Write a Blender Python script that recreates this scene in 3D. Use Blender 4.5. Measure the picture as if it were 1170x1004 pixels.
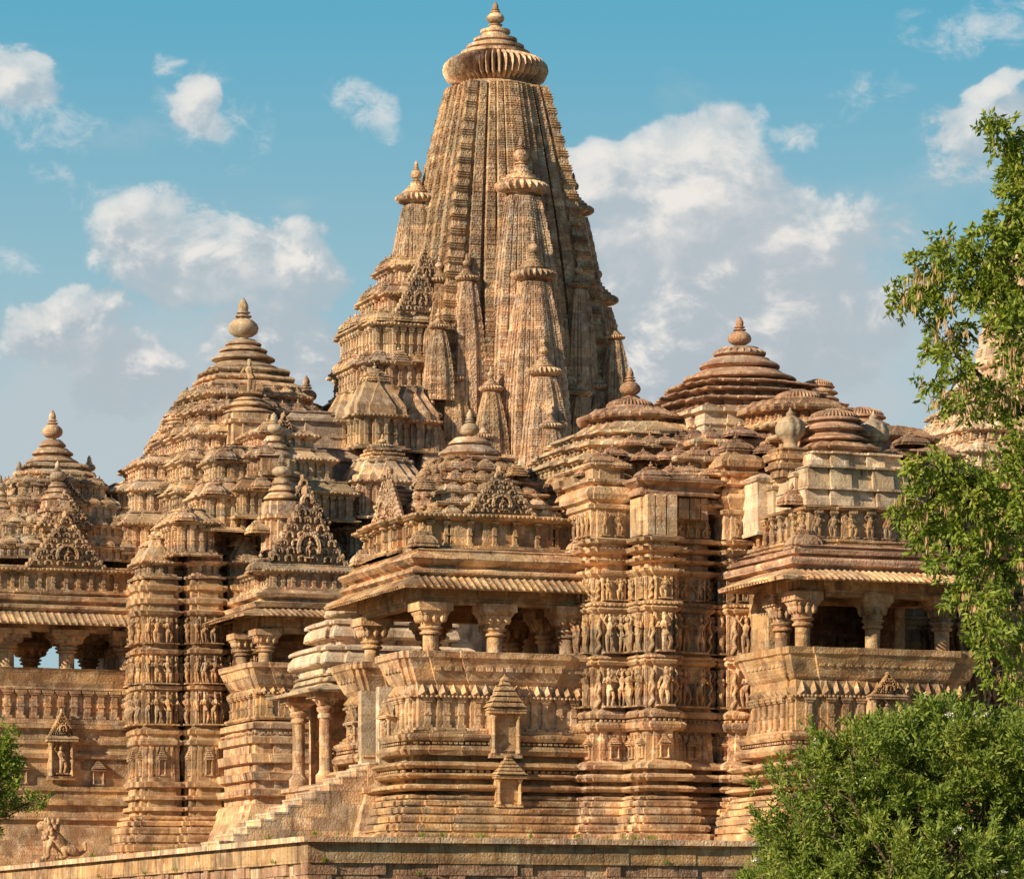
import bpy, math, random
import numpy as np
from math import sin, cos, pi, radians, sqrt, atan2
random.seed(7)
for o in list(bpy.data.objects): bpy.data.objects.remove(o, do_unlink=True)
SC = bpy.context.scene
COL = SC.collection
# ---------------------------------------------------------------- camera
TH = radians(20.2); CT, ST = cos(TH), sin(TH)
FP = 4300.0; EYE = 1.7; HY = 1090.0
cam = bpy.data.cameras.new("camera"); camo = bpy.data.objects.new("camera", cam); COL.objects.link(camo)
camo.location = (0, 0, EYE); camo.rotation_euler = (radians(90), 0, -TH)
cam.sensor_width = 36; cam.lens = 36*FP/1170; cam.shift_y = (HY-502)/1170
cam.clip_start = 1; cam.clip_end = 20000
SC.camera = camo
SC.view_settings.view_transform = 'Standard'; SC.view_settings.look = 'None'
SC.view_settings.exposure = 0.64; SC.view_settings.gamma = 1
# ---------------------------------------------------------------- sun + sky
SUN = np.array([-0.885, -0.30, 0.40]); SUN /= np.linalg.norm(SUN)
elev = math.asin(SUN[2]); azim = atan2(SUN[0], SUN[1])      # clockwise from +Y
sl = bpy.data.lights.new("sun", 'SUN'); sl.energy = 4.6; sl.angle = radians(0.5); sl.color = (1.0, 0.85, 0.61)
so = bpy.data.objects.new("sun", sl); COL.objects.link(so)
import mathutils
so.rotation_euler = mathutils.Vector(tuple(-SUN)).to_track_quat('-Z', 'Y').to_euler()
so.location = (-60, -30, 60)
W = bpy.data.worlds.new("World"); SC.world = W; W.use_nodes = True
NT = W.node_tree; NT.nodes.clear()
class NB:
    """small node builder"""
    def __init__(s, nt): s.nt = nt
    def n(s, t, **k):
        nd = s.nt.nodes.new(t)
        for a, b in k.items(): setattr(nd, a, b)
        return nd
    def put(s, sock, v):
        if isinstance(v, bpy.types.NodeSocket): s.nt.links.new(v, sock)
        elif v is not None: sock.default_value = v
    def m(s, op, a, b=None, c=None, clamp=False):
        nd = s.n('ShaderNodeMath', operation=op); nd.use_clamp = clamp
        s.put(nd.inputs[0], a)
        if b is not None: s.put(nd.inputs[1], b)
        if c is not None: s.put(nd.inputs[2], c)
        return nd.outputs[0]
    def mix(s, f, a, b, mode='MIX'):
        nd = s.n('ShaderNodeMix', data_type='RGBA', blend_type=mode); nd.clamp_factor = True
        s.put(nd.inputs['Factor'], f); s.put(nd.inputs[6], a); s.put(nd.inputs[7], b)
        return nd.outputs[2]
    def sm(s, v, lo, hi, a=0.0, b=1.0):
        nd = s.n('ShaderNodeMapRange', interpolation_type='SMOOTHSTEP')
        s.put(nd.inputs[0], v)
        for i, x in enumerate((lo, hi, a, b)): s.put(nd.inputs[i+1], x)
        return nd.outputs[0]
    def comb(s, x, y, z=0.0):
        nd = s.n('ShaderNodeCombineXYZ')
        for i, v in enumerate((x, y, z)): s.put(nd.inputs[i], v)
        return nd.outputs[0]
    def noise(s, vec, scale, detail=5, rough=.55, dist=0, col=False):
        nd = s.n('ShaderNodeTexNoise'); s.put(nd.inputs['Vector'], vec)
        nd.inputs['Scale'].default_value = scale; nd.inputs['Detail'].default_value = detail
        nd.inputs['Roughness'].default_value = rough; nd.inputs['Distortion'].default_value = dist
        return nd.outputs['Color' if col else 'Fac']
def make_sky():
    b = NB(NT)
    out = b.n('ShaderNodeOutputWorld'); bg = b.n('ShaderNodeBackground'); bg.inputs['Strength'].default_value = 0.05
    NT.links.new(bg.outputs[0], out.inputs[0])
    sky = b.n('ShaderNodeTexSky', sky_type='NISHITA'); sky.sun_disc = False
    sky.sun_elevation = elev; sky.sun_rotation = azim; sky.air_density = 1.0; sky.dust_density = 0.6; sky.ozone_density = 1.5
    tc = b.n('ShaderNodeTexCoord'); sp = b.n('ShaderNodeSeparateXYZ'); NT.links.new(tc.outputs['Generated'], sp.inputs[0])
    x, y, z = sp.outputs
    az = b.m('ARCTAN2', x, y)
    hyp = b.m('SQRT', b.m('ADD', b.m('MULTIPLY', x, x), b.m('MULTIPLY', y, y)))
    tanel = b.m('DIVIDE', z, b.m('MAXIMUM', hyp, 0.02))
    U = b.m('MULTIPLY_ADD', b.m('SUBTRACT', az, TH), 43.0, 5.85)     # units: 1 = 1/43 rad
    V = b.m('MULTIPLY_ADD', tanel, -43.0, 10.9)
    vec = b.comb(U, b.m('MULTIPLY', V, 1.25), 0.0)
    # domain warp
    wc = b.noise(vec, 0.9, 3, .5, col=True)
    ws = b.n('ShaderNodeSeparateXYZ'); NT.links.new(wc, ws.inputs[0])
    Uw = b.m('ADD', U, b.m('MULTIPLY', b.m('SUBTRACT', ws.outputs[0], .5), 0.9))
    Vw = b.m('ADD', V, b.m('MULTIPLY', b.m('SUBTRACT', ws.outputs[1], .5), 0.7))
    def blobsum(lst, U_, V_):
        tot = None
        for cx, cy, rx, ry, rot, amp in lst:
            c, s_ = cos(rot), sin(rot)
            dx = b.m('SUBTRACT', U_, cx/100); dy = b.m('SUBTRACT', V_, cy/100)
            ex = b.m('MULTIPLY_ADD', dx, c*100/rx, b.m('MULTIPLY', dy, s_*100/rx))
            ey = b.m('MULTIPLY_ADD', dx, -s_*100/ry, b.m('MULTIPLY', dy, c*100/ry))
            d2 = b.m('ADD', b.m('MULTIPLY', ex, ex), b.m('MULTIPLY', ey, ey))
            v = b.m('MULTIPLY', b.m('MAXIMUM', b.m('SUBTRACT', 1.0, d2), 0.0), amp)
            tot = v if tot is None else b.m('MAXIMUM', tot, v)
        return tot
    dense = [(30,100,70,50,.25,.85),(238,128,56,44,.7,.85),(190,80,1,1,.5,.0),
             (230,295,165,80,.12,1.05),(340,310,90,70,.2,.9),(75,380,100,62,-.15,1.15),(150,430,95,70,.3,.9),(330,400,120,70,0,.95),
             (780,225,150,105,-.15,1.45),(690,230,80,80,0,1.25),(850,330,240,170,.3,1.15),(880,300,190,120,.35,1.0),(1120,165,130,65,-.35,.75),(1140,110,60,26,-.4,.8),
             (770,400,210,180,0,1.0)]
    thin = [(180,500,460,190,0,1.2),(820,430,380,290,.15,1.35),(240,310,170,90,.1,.7),(160,160,140,40,0,.45),(330,230,80,26,0,.4),(970,420,260,150,0,1.0),(1100,200,180,70,-.3,.55),(770,110,60,40,.3,.35)]
    bd = blobsum(dense, Uw, Vw); bt = blobsum(thin, Uw, Vw)
    nz = b.noise(vec, 1.05, 9, .62, .25)
    nzs = b.noise(b.comb(b.m('ADD', U, -0.16), b.m('MULTIPLY_ADD', V, 1.25, -0.22), 0.0), 1.05, 5, .55, .25)
    wis = blobsum([(190,80,34,20,.5,.9),(425,126,74,34,.75,1.0),(60,208,40,22,0,.8),(20,302,38,22,0,.8),(860,148,36,24,0,1.0),(918,158,44,26,0,.9),(238,135,90,66,.5,.7),(50,150,90,50,.3,.7),(1110,40,130,44,-.1,.8),(120,240,90,40,.2,.5),(990,120,90,40,-.3,.5)], Uw, Vw)
    wn = b.noise(vec, 2.6, 8, .66, .5)
    dd = b.m('ADD', bd, b.m('MULTIPLY', b.m('SUBTRACT', nz, .5), 1.9))
    den = b.m('ADD', b.m('MULTIPLY', b.sm(dd, .30, .52), .55), b.m('MULTIPLY', b.sm(dd, .10, 1.15), .45))
    den = b.m('MULTIPLY', den, b.sm(bd, 0.0, .45))
    dt = b.sm(b.m('ADD', bt, b.m('MULTIPLY', b.m('SUBTRACT', nz, .5), 1.0)), .2, 1.1)
    # light side of the billows
    bd2 = blobsum([q for q in dense if q[2] > 40], b.m('ADD', Uw, -.22), b.m('ADD', Vw, -.30))
    dd2 = b.m('ADD', bd2, b.m('MULTIPLY', b.m('SUBTRACT', nzs, .5), 1.9))
    edge = b.sm(b.m('SUBTRACT', dd, dd2), -.10, .55)
    lit0 = b.sm(b.m('ADD', b.m('SUBTRACT', nz, nzs), b.m('MULTIPLY', b.m('SUBTRACT', dd, .7), .10)), -.12, .20)
    lit = b.m('ADD', b.m('MULTIPLY', edge, .62), b.m('MULTIPLY', lit0, .45), clamp=True)
    low = b.sm(V, 1.8, 4.2)
    base = b.mix(b.sm(V, -1.0, 5.6), (0.10, 0.44, 0.63, 1), (0.43, 0.615, 0.67, 1))
    base = b.mix(0.10, base, b.mix(1.0, sky.outputs[0], (0.06, 0.06, 0.06, 1), 'MULTIPLY'))
    thinc = (0.53, 0.60, 0.64, 1)
    ccol = b.mix(lit, (0.50, 0.56, 0.61, 1), (0.97, 0.90, 0.83, 1))
    ccol = b.mix(b.m('MULTIPLY', low, b.sm(lit, 1.0, .0)), ccol, (0.46, 0.52, 0.57, 1))
    c = b.mix(b.m('MULTIPLY', dt, .85), base, thinc)
    c = b.mix(b.m('MULTIPLY', den, .86), c, ccol)
    # above the framed band hand over to the physical sky
    dw = b.m('MULTIPLY', b.sm(b.m('ADD', wis, b.m('MULTIPLY', b.m('SUBTRACT', wn, .5), 2.6)), .25, 1.5), b.sm(wis, 0.0, .5))
    c = b.mix(b.m('MULTIPLY', dw, .8), c, (.80, .80, .79, 1))
    c10 = b.mix(1.0, c, (12.2, 12.2, 12.2, 1), 'MULTIPLY')
    hi = b.sm(tanel, .30, .60)
    fin = b.mix(hi, c10, sky.outputs[0])
    b.put(bg.inputs['Color'], fin)
make_sky()
# ---------------------------------------------------------------- helpers: picture <-> place
def Xp(px, Y):
    t = (px-585)/FP; return Y*(CT*t+ST)/(CT-ST*t)
def dep(x, y): return ST*x+CT*y
def Zp(py, x, y): return EYE+(HY-py)*dep(x, y)/FP
def pxof(x, y): return 585+FP*(CT*x-ST*y)/dep(x, y)
# ---------------------------------------------------------------- mesh builder
class MB:
    def __init__(s): s.V = []; s.F = []; s.n = 0
    def add(s, T, loc=(0,0,0), rz=0, sc=1.0, tilt=0):
        V, F = T
        V = np.asarray(V, float)
        if not isinstance(sc, (tuple, list)): sc = (sc, sc, sc)
        V = V*np.array(sc)
        if tilt:
            c, q = cos(tilt), sin(tilt); V = np.stack([V[:,0], c*V[:,1]-q*V[:,2], q*V[:,1]+c*V[:,2]], 1)
        if rz:
            c, q = cos(rz), sin(rz); V = np.stack([c*V[:,0]-q*V[:,1], q*V[:,0]+c*V[:,1], V[:,2]], 1)
        V = V+np.array(loc)
        s.V.append(V); k = s.n
        s.F.extend([tuple(i+k for i in f) for f in F]); s.n += len(V)
    def T(s): return (np.concatenate(s.V) if s.V else np.zeros((0,3)), s.F)
def mesh_of(name, T, mat, smooth=None):
    me = bpy.data.meshes.new(name); V, F = T
    me.from_pydata([tuple(v) for v in V], [], F)
    if mat is not None: me.materials.append(mat)
    if smooth: me.shade_smooth(); me.set_sharp_from_angle(angle=radians(smooth))
    me.update(); return me
def part(name, T, mat, parent=None, smooth=None, label=None, kind=None, loc=None, rz=0, sc=None):
    if isinstance(T, MB): T = T.T()
    me = T if isinstance(T, bpy.types.Mesh) else mesh_of(name, T, mat, smooth)
    o = bpy.data.objects.new(name, me); COL.objects.link(o)
    if parent is not None: o.parent = parent
    if loc is not None: o.location = loc
    if rz: o.rotation_euler = (0, 0, rz)
    if sc is not None: o.scale = sc if isinstance(sc, (tuple, list)) else (sc, sc, sc)
    if label: o['label'] = label
    if kind: o['kind'] = kind
    return o
def thing(name, label, cat, loc=(0,0,0), group=None):
    o = bpy.data.objects.new(name, None); COL.objects.link(o); o.location = loc; o.empty_display_size = .5
    o['label'] = label; o['category'] = cat
    if group: o['group'] = group
    return o
def box(x0,x1,y0,y1,z0,z1):
    V = [(x0,y0,z0),(x1,y0,z0),(x1,y1,z0),(x0,y1,z0),(x0,y0,z1),(x1,y0,z1),(x1,y1,z1),(x0,y1,z1)]
    return np.array(V, float), [(0,3,2,1),(4,5,6,7),(0,1,5,4),(1,2,6,5),(2,3,7,6),(3,0,4,7)]
def cbox(cx, cy, z0, wx, wy, h): return box(cx-wx/2, cx+wx/2, cy-wy/2, cy+wy/2, z0, z0+h)
def frust(wx, wy, wx2, wy2, h, z=0):
    V = [(-wx,-wy,z),(wx,-wy,z),(wx,wy,z),(-wx,wy,z),(-wx2,-wy2,z+h),(wx2,-wy2,z+h),(wx2,wy2,z+h),(-wx2,wy2,z+h)]
    return np.array(V, float), [(0,3,2,1),(4,5,6,7),(0,1,5,4),(1,2,6,5),(2,3,7,6),(3,0,4,7)]
def lathe(prof, n=24, rib=0.0, nr=0, ribz=None, ph=0.0):
    V = []; F = []
    for r, z in prof:
        k = 1.0 if ribz is None else max(0., min(1., ribz(z)))
        for i in range(n):
            a = 2*pi*i/n+ph
            rr = r*(1+rib*k*(abs(cos(a*nr/2))-.6)) if nr else r
            V.append((rr*cos(a), rr*sin(a), z))
    for j in range(len(prof)-1):
        for i in range(n):
            i2 = (i+1) % n
            F.append((j*n+i, j*n+i2, (j+1)*n+i2, (j+1)*n+i))
    if prof[0][0] > 1e-4: F.append(tuple(range(n-1, -1, -1)))
    if prof[-1][0] > 1e-4: F.append(tuple((len(prof)-1)*n+i for i in range(n)))
    return np.array(V), F
def tube(pts, rad, n=6):
    """tapered tube with closed rounded ends"""
    pts = [np.array(p, float) for p in pts]; V = []; F = []
    P = [pts[0]]+pts+[pts[-1]]; R = [rad[0]*.35]+list(rad)+[rad[-1]*.35]
    d0 = pts[1]-pts[0]; d0 /= np.linalg.norm(d0)+1e-9; d1 = pts[-1]-pts[-2]; d1 /= np.linalg.norm(d1)+1e-9
    P[0] = pts[0]-d0*rad[0]*.6; P[-1] = pts[-1]+d1*rad[-1]*.6
    for j, p in enumerate(P):
        a = P[max(0, j-1)]; c = P[min(len(P)-1, j+1)]; d = c-a; d /= np.linalg.norm(d)+1e-9
        u = np.cross(d, (0, 1, 0)); 
        if np.linalg.norm(u) < .2: u = np.cross(d, (1, 0, 0))
        u /= np.linalg.norm(u); w = np.cross(d, u)
        for i in range(n):
            t = 2*pi*i/n; V.append(p+R[j]*(cos(t)*u+sin(t)*w))
    for j in range(len(P)-1):
        for i in range(n):
            i2 = (i+1) % n; F.append((j*n+i, (j+1)*n+i, (j+1)*n+i2, j*n+i2))
    F.append(tuple(range(n))); F.append(tuple((len(P)-1)*n+i for i in range(n-1, -1, -1)))
    return np.array(V), F
def ell(c, r, n=8, m=5):
    pr = [(max(1e-5, sin(pi*j/m)), -cos(pi*j/m)) for j in range(m+1)]
    V, F = lathe(pr, n); return V*np.array(r)+np.array(c), F
# ---- orthogonal plans, CCW
def edges_of(plan):
    k = len(plan); E = []
    for i in range(k):
        a = plan[i]; c = plan[(i+1) % k]; dx, dy = c[0]-a[0], c[1]-a[1]; L = sqrt(dx*dx+dy*dy)
        if L < 1e-6: continue
        E.append((a, c, (dy/L, -dx/L), L))
    return E
def clean(plan):
    out = []
    for p in plan:
        if not out or abs(p[0]-out[-1][0])+abs(p[1]-out[-1][1]) > 1e-6: out.append(p)
    if abs(out[0][0]-out[-1][0])+abs(out[0][1]-out[-1][1]) < 1e-6: out.pop()
    return out
def rect(x0, x1, y0, y1): return [(x0,y0),(x1,y0),(x1,y1),(x0,y1)]
def ratha(cx, cy, hx, hy, steps=((.78,.12),(.5,.24),(.25,.34))):
    """rectangle whose sides step outwards towards the middle: (fraction of half length, projection)"""
    def side(h, d):
        L = [(-h, -d)]; p = 0
        for f, q in steps: L += [(-f*h, -d-p), (-f*h, -d-q)]; p = q
        return L+[(-x, y) for x, y in reversed(L)]
    b = side(hx, hy); r = [(-y, x) for x, y in side(hy, hx)]; t = [(-x, -y) for x, y in b]; l = [(y, -x) for x, y in side(hy, hx)]
    return clean([(cx+x, cy+y) for x, y in b+r+t+l])
def offs(plan, off):
    k = len(plan); out = []
    N = []
    for i in range(k):
        a = plan[i]; c = plan[(i+1) % k]; dx, dy = c[0]-a[0], c[1]-a[1]; L = sqrt(dx*dx+dy*dy); N.append((dy/L, -dx/L))
    for i in range(k):
        n0 = N[i-1]; n1 = N[i]
        if abs(n0[0]*n1[0]+n0[1]*n1[1]) > .99: out.append((plan[i][0]+off*n1[0], plan[i][1]+off*n1[1]))
        else: out.append((plan[i][0]+off*(n0[0]+n1[0]), plan[i][1]+off*(n0[1]+n1[1])))
    return out
RJ = random.Random(99)
def sweep(plan, prof, top=True, bottom=False, closed=False, wear=.011, seg=.5):
    k0 = len(plan); V = []; F = []
    q = [max(1, int(sqrt((plan[(i+1) % k0][0]-plan[i][0])**2+(plan[(i+1) % k0][1]-plan[i][1])**2)/seg)) for i in range(k0)]
    if sum(q) > 260: q = [max(1, int(v*260/sum(q))) for v in q]
    k = sum(q)
    for z, o in prof:       # worn, hand-cut edges: every vertex a little off the true line
        P = offs(plan, o)
        for i in range(k0):
            a, c = P[i], P[(i+1) % k0]
            for j in range(q[i]):
                f = j/q[i]; w = wear*(2.8 if RJ.random() < .06 else 1)
                V.append((a[0]+(c[0]-a[0])*f+RJ.uniform(-w, w), a[1]+(c[1]-a[1])*f+RJ.uniform(-w, w), z+RJ.uniform(-w, w)*.7))
    m = len(prof)
    for j in range(m if closed else m-1):
        j2 = (j+1) % m
        for i in range(k):
            i2 = (i+1) % k; F.append((j*k+i, j*k+i2, j2*k+i2, j2*k+i))
    if not closed:
        if top: F.append(tuple((m-1)*k+i for i in range(k)))
        if bottom: F.append(tuple(range(k-1, -1, -1)))
    return np.array(V), F
def row(mb, plan, off, z, tm, sp, sc=1.0, minL=.25, skip=((0,1),), fit=False, end=.0, jit=0):
    """repeat template(s) along the plan's edges, facing outwards"""
    for a, c, n, L in edges_of(offs(plan, off)):
        if any(abs(n[0]-s[0])+abs(n[1]-s[1]) < .1 for s in skip): continue
        if L < minL: continue
        L2 = L-2*end
        q = max(1, int(round(L2/sp)))
        for i in range(q):
            f = (end+L2*(i+.5)/q)/L
            t = tm[random.randrange(len(tm))] if isinstance(tm, list) else tm
            s = sc if isinstance(sc, (tuple, list)) else (sc, sc, sc)
            if fit: s = (L2/q, s[1], s[2])
            zz = z+(random.uniform(-jit, jit) if jit else 0)
            mb.add(t, (a[0]+(c[0]-a[0])*f, a[1]+(c[1]-a[1])*f, zz), atan2(n[0], -n[1]), s)
# ---------------------------------------------------------------- materials
def stone(name, ca, cb, cc, stain=.5, carve=.6, block=.5, csc=15.0, rough=.9, mort=.3, wash=.12, bw=.85, bh=.36):
    m = bpy.data.materials.new(name); m.use_nodes = True; nt = m.node_tree; b = NB(nt)
    P = nt.nodes['Principled BSDF']; P.inputs['Roughness'].default_value = rough
    P.inputs['Specular IOR Level'].default_value = .25
    g = b.n('ShaderNodeNewGeometry'); sp = b.n('ShaderNodeSeparateXYZ'); nt.links.new(g.outputs['Position'], sp.inputs[0])
    x, y, z = sp.outputs; pos = g.outputs['Position']
    uv = b.comb(b.m('ADD', x, y), z, 0.0)
    br = b.n('ShaderNodeTexBrick'); b.put(br.inputs['Vector'], uv)
    br.inputs['Color1'].default_value = (0, 0, 0, 1); br.inputs['Color2'].default_value = (1, 1, 1, 1); br.inputs['Mortar'].default_value = (.5, .5, .5, 1)
    br.inputs['Scale'].default_value = 1; br.inputs['Mortar Size'].default_value = .012; br.inputs['Mortar Smooth'].default_value = .2
    br.inputs['Brick Width'].default_value = bw; br.inputs['Row Height'].default_value = bh
    n1 = b.noise(pos, .55, 5, .6, .4); n2 = b.noise(pos, 3.1, 6, .65); n3 = b.noise(b.comb(b.m('MULTIPLY', x, 3.0), b.m('MULTIPLY', y, 3.0), b.m('MULTIPLY', z, .45)), 1.3, 6, .65, .3)
    n4 = b.noise(pos, 17, 4, .7)
    c = b.mix(b.sm(n1, .38, .62), ca, cb)
    c = b.mix(b.m('MULTIPLY', b.sm(n2, .47, .66), .8), c, cc)
    bs = b.n('ShaderNodeSeparateXYZ'); nt.links.new(br.outputs['Color'], bs.inputs[0])
    bv = b.m('MULTIPLY_ADD', b.m('SUBTRACT', bs.outputs[0], .5), block, 1.0)
    c = b.mix(1.0, c, b.comb(bv, b.m('MULTIPLY_ADD', b.m('SUBTRACT', bs.outputs[0], .5), block*.85, 1.0), b.m('MULTIPLY_ADD', b.m('SUBTRACT', bs.outputs[0], .5), block*.6, 1.0)), 'MULTIPLY')
    st = b.m('MULTIPLY', b.sm(n3, .52, .72), stain)
    c = b.mix(st, c, (0.060, 0.038, 0.027, 1))
    vb = b.n('ShaderNodeTexVoronoi', feature='F1'); b.put(vb.inputs['Vector'], pos); vb.inputs['Scale'].default_value = 1.4; vs = b.n('ShaderNodeSeparateXYZ'); nt.links.new(vb.outputs['Color'], vs.inputs[0])
    vv = b.m('MULTIPLY_ADD', b.m('SUBTRACT', vs.outputs[0], .5), .42, 1.0); c = b.mix(1.0, c, b.comb(vv, vv, b.m('MULTIPLY', vv, b.m('MULTIPLY_ADD', vs.outputs[1], .06, .97))), 'MULTIPLY')
    if wash: c = b.mix(b.m('MULTIPLY', b.sm(b.noise(pos, 1.3, 5, .7, .6), .5, .68), wash), c, (0.62, 0.52, 0.42, 1))
    big = b.sm(b.noise(pos, .14, 3, .5), .42, .60)
    c = b.mix(b.m('MULTIPLY', big, .45), c, b.mix(1.0, c, (.86, .92, .98, 1), 'MULTIPLY'))
    oi = b.n('ShaderNodeObjectInfo'); rr = oi.outputs['Random']
    c = b.mix(1.0, c, b.comb(b.m('MULTIPLY_ADD', rr, .30, .84), b.m('MULTIPLY_ADD', rr, .32, .825), b.m('MULTIPLY_ADD', rr, .42, .77)), 'MULTIPLY')
    lich = b.m('MULTIPLY', b.sm(b.noise(pos, 2.3, 8, .75, .8), .60, .70), .55)
    c = b.mix(lich, c, (.15, .12, .10, 1))
    drip = b.noise(b.comb(b.m('MULTIPLY', x, 5.0), b.m('MULTIPLY', y, 5.0), b.m('MULTIPLY', z, .30)), 1.0, 5, .7, .4)
    c = b.mix(b.m('MULTIPLY', b.m('MULTIPLY', b.sm(drip, .56, .68), b.sm(n1, .42, .58)), .65*stain), c, (.055, .042, .035, 1))
    fine = b.m('MULTIPLY_ADD', b.m('SUBTRACT', n4, .5), .7, 1.0)
    c = b.mix(1.0, c, b.comb(fine, fine, fine), 'MULTIPLY')
    c = b.mix(b.m('MULTIPLY', br.outputs['Fac'], b.m('MULTIPLY', b.sm(n1, .35, .65), mort)), c, (0.06, 0.04, 0.03, 1))
    nt.links.new(c, P.inputs['Base Color'])
    vo = b.n('ShaderNodeTexVoronoi', feature='F1'); b.put(vo.inputs['Vector'], b.mix(.06, pos, b.noise(pos, 4, 2, .5, col=True))); vo.inputs['Scale'].default_value = csc
    strat = b.noise(b.comb(b.m('MULTIPLY', x, .9), b.m('MULTIPLY', y, .9), b.m('MULTIPLY', z, 9.0)), 1.0, 4, .65)
    h = b.m('ADD', b.m('MULTIPLY', b.sm(vo.outputs['Distance'], .15, .6), carve*.75), b.m('MULTIPLY', n2, .25))
    h = b.m('ADD', h, b.m('MULTIPLY', strat, .55))
    h = b.m('ADD', h, b.m('MULTIPLY', n4, .35))
    h = b.m('SUBTRACT', h, b.m('MULTIPLY', br.outputs['Fac'], .12))
    bp = b.n('ShaderNodeBump'); bp.inputs['Strength'].default_value = .85; bp.inputs['Distance'].default_value = .05
    nt.links.new(h, bp.inputs['Height']); nt.links.new(bp.outputs[0], P.inputs['Normal'])
    return m
M_buff = stone('sandstone_buff', (.53,.355,.205,1), (.38,.215,.125,1), (.69,.53,.38,1), .75, .22, .60, wash=.3)
M_gold = stone('sandstone_golden', (.50,.31,.16,1), (.36,.19,.10,1), (.66,.47,.30,1), .72, .22, .60, wash=.2)
M_spire = stone('sandstone_carved', (.52,.335,.20,1), (.38,.22,.13,1), (.67,.51,.36,1), .75, .80, .55, csc=10.0, wash=.25)
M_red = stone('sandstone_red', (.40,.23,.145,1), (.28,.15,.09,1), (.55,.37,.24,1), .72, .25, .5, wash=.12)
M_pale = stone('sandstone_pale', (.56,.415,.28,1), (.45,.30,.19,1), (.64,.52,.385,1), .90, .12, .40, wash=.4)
M_grey = stone('sandstone_weathered_shaded', (.38,.275,.20,1), (.28,.19,.135,1), (.49,.37,.27,1), .75, .25, .5)  # weathered grey; on the far temple's flank it paints in the shade
M_fine = stone('sandstone_lattice', (.50,.325,.195,1), (.38,.23,.14,1), (.64,.48,.34,1), .65, .9, .5, csc=12.0, wash=.2)
# ---------------------------------------------------------------- carved templates (front faces -Y, wall plane y=0)
def figure(seed):
    r = random.Random(seed); mb = MB(); h = 1.0
    sway = r.uniform(-.07, .07); hip = -sway*.9; y = -.10
    mb.add(tube([(hip*.3-.05, y, .06), (hip-.07, y-.02, .25), (hip-.05, y, .47)], [.035, .048, .075]))
    mb.add(tube([(hip*.3+.07, y, .06), (hip+.06+r.uniform(-.02,.05), y-.04, .26), (hip+.04, y, .47)], [.035, .05, .075]))
    mb.add(tube([(hip, y, .46), (sway*.3, y-.01, .58), (sway, y-.02, .72), (sway, y-.01, .79)], [.105, .07, .11, .05], 7))
    mb.add(ell((sway*.7, y-.03, .88), (.062, .065, .075), 7, 5)); mb.add(ell((sway*.7, y, .97), (.05, .055, .055), 6, 4))
    for s in (-1, 1):
        k = r.random()
        sh = (sway+s*.11, y, .75)
        if k < .35: P = [sh, (sway+s*.2, y-.03, .62), (sway+s*.1, y-.1, .66)]
        elif k < .7: P = [sh, (sway+s*.19, y, .6), (hip+s*.14, y-.03, .45)]
        else: P = [sh, (sway+s*.21, y-.02, .84), (sway+s*.12, y-.03, .98)]
        mb.add(tube(P, [.036, .03, .024], 5))
    mb.add(cbox(0, -.1, 0, .42, .2, .045))
    return mb.T()
FIG = [figure(i) for i in range(9)]
def mk(fn):
    mb = MB(); fn(mb); return mb.T()
def _scroll(mb):     # rampant beast relief: curling S
    r = random.Random(3)
    pts = [(-.1,-.05,.05), (.1,-.08,.2), (-.06,-.1,.36), (.1,-.1,.52), (-.05,-.1,.7), (.08,-.08,.86), (-.02,-.07,.95)]
    mb.add(tube(pts, [.07,.08,.075,.09,.08,.07,.04])); mb.add(tube([(.12,-.05,.1), (.02,-.06,.45)], [.04,.03])); mb.add(tube([(-.14,-.05,.4), (.0,-.06,.8)], [.04,.03]))
SCROLL = mk(_scroll)
def _pil(mb):
    mb.add(cbox(0,-.03,0,.16,.10,.10)); mb.add(cbox(0,-.02,.10,.10,.07,.74)); mb.add(cbox(0,-.035,.84,.15,.10,.06)); mb.add(cbox(0,-.045,.9,.2,.12,.10)); mb.add(cbox(0,-.03,.42,.13,.09,.07))
PIL = mk(_pil)
def _tri(mb):
    V = np.array([(-.5,0,0),(.5,0,0),(0,-.0,1),(0,-.28,.30),(-.3,-.1,.02),(.3,-.1,.02)], float)
    mb.add((V, [(0,4,3),(4,5,3),(5,1,3),(0,3,2),(3,1,2)])); 
TRI = mk(_tri)
DENT = cbox(0,-.2,0,.6,.5,1.0)
BEAD = ell((0,-.1,.5),(.42,.4,.5),6,4)
RIB = mk(lambda mb: mb.add(tube([(0,0,0),(0,-1,-.0)],[.30,.30],6)))
def arch(mb, cx, cz, r, t, y0=-.02, d=.10, n=9):
    V = []; F = []
    for i in range(n+1):
        a = pi*1.25*i/n-pi*.125
        for rr, yy in ((r-t, y0), (r-t, y0-d), (r, y0-d), (r, y0)): V.append((cx+rr*cos(a), yy, cz+rr*sin(a)))
    for i in range(n):
        for k in range(3): F.append((i*4+k, i*4+4+k, i*4+5+k, i*4+k+1))
    F += [(0,1,2,3), (n*4+3,n*4+2,n*4+1,n*4)]
    mb.add((np.array(V), F))
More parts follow.
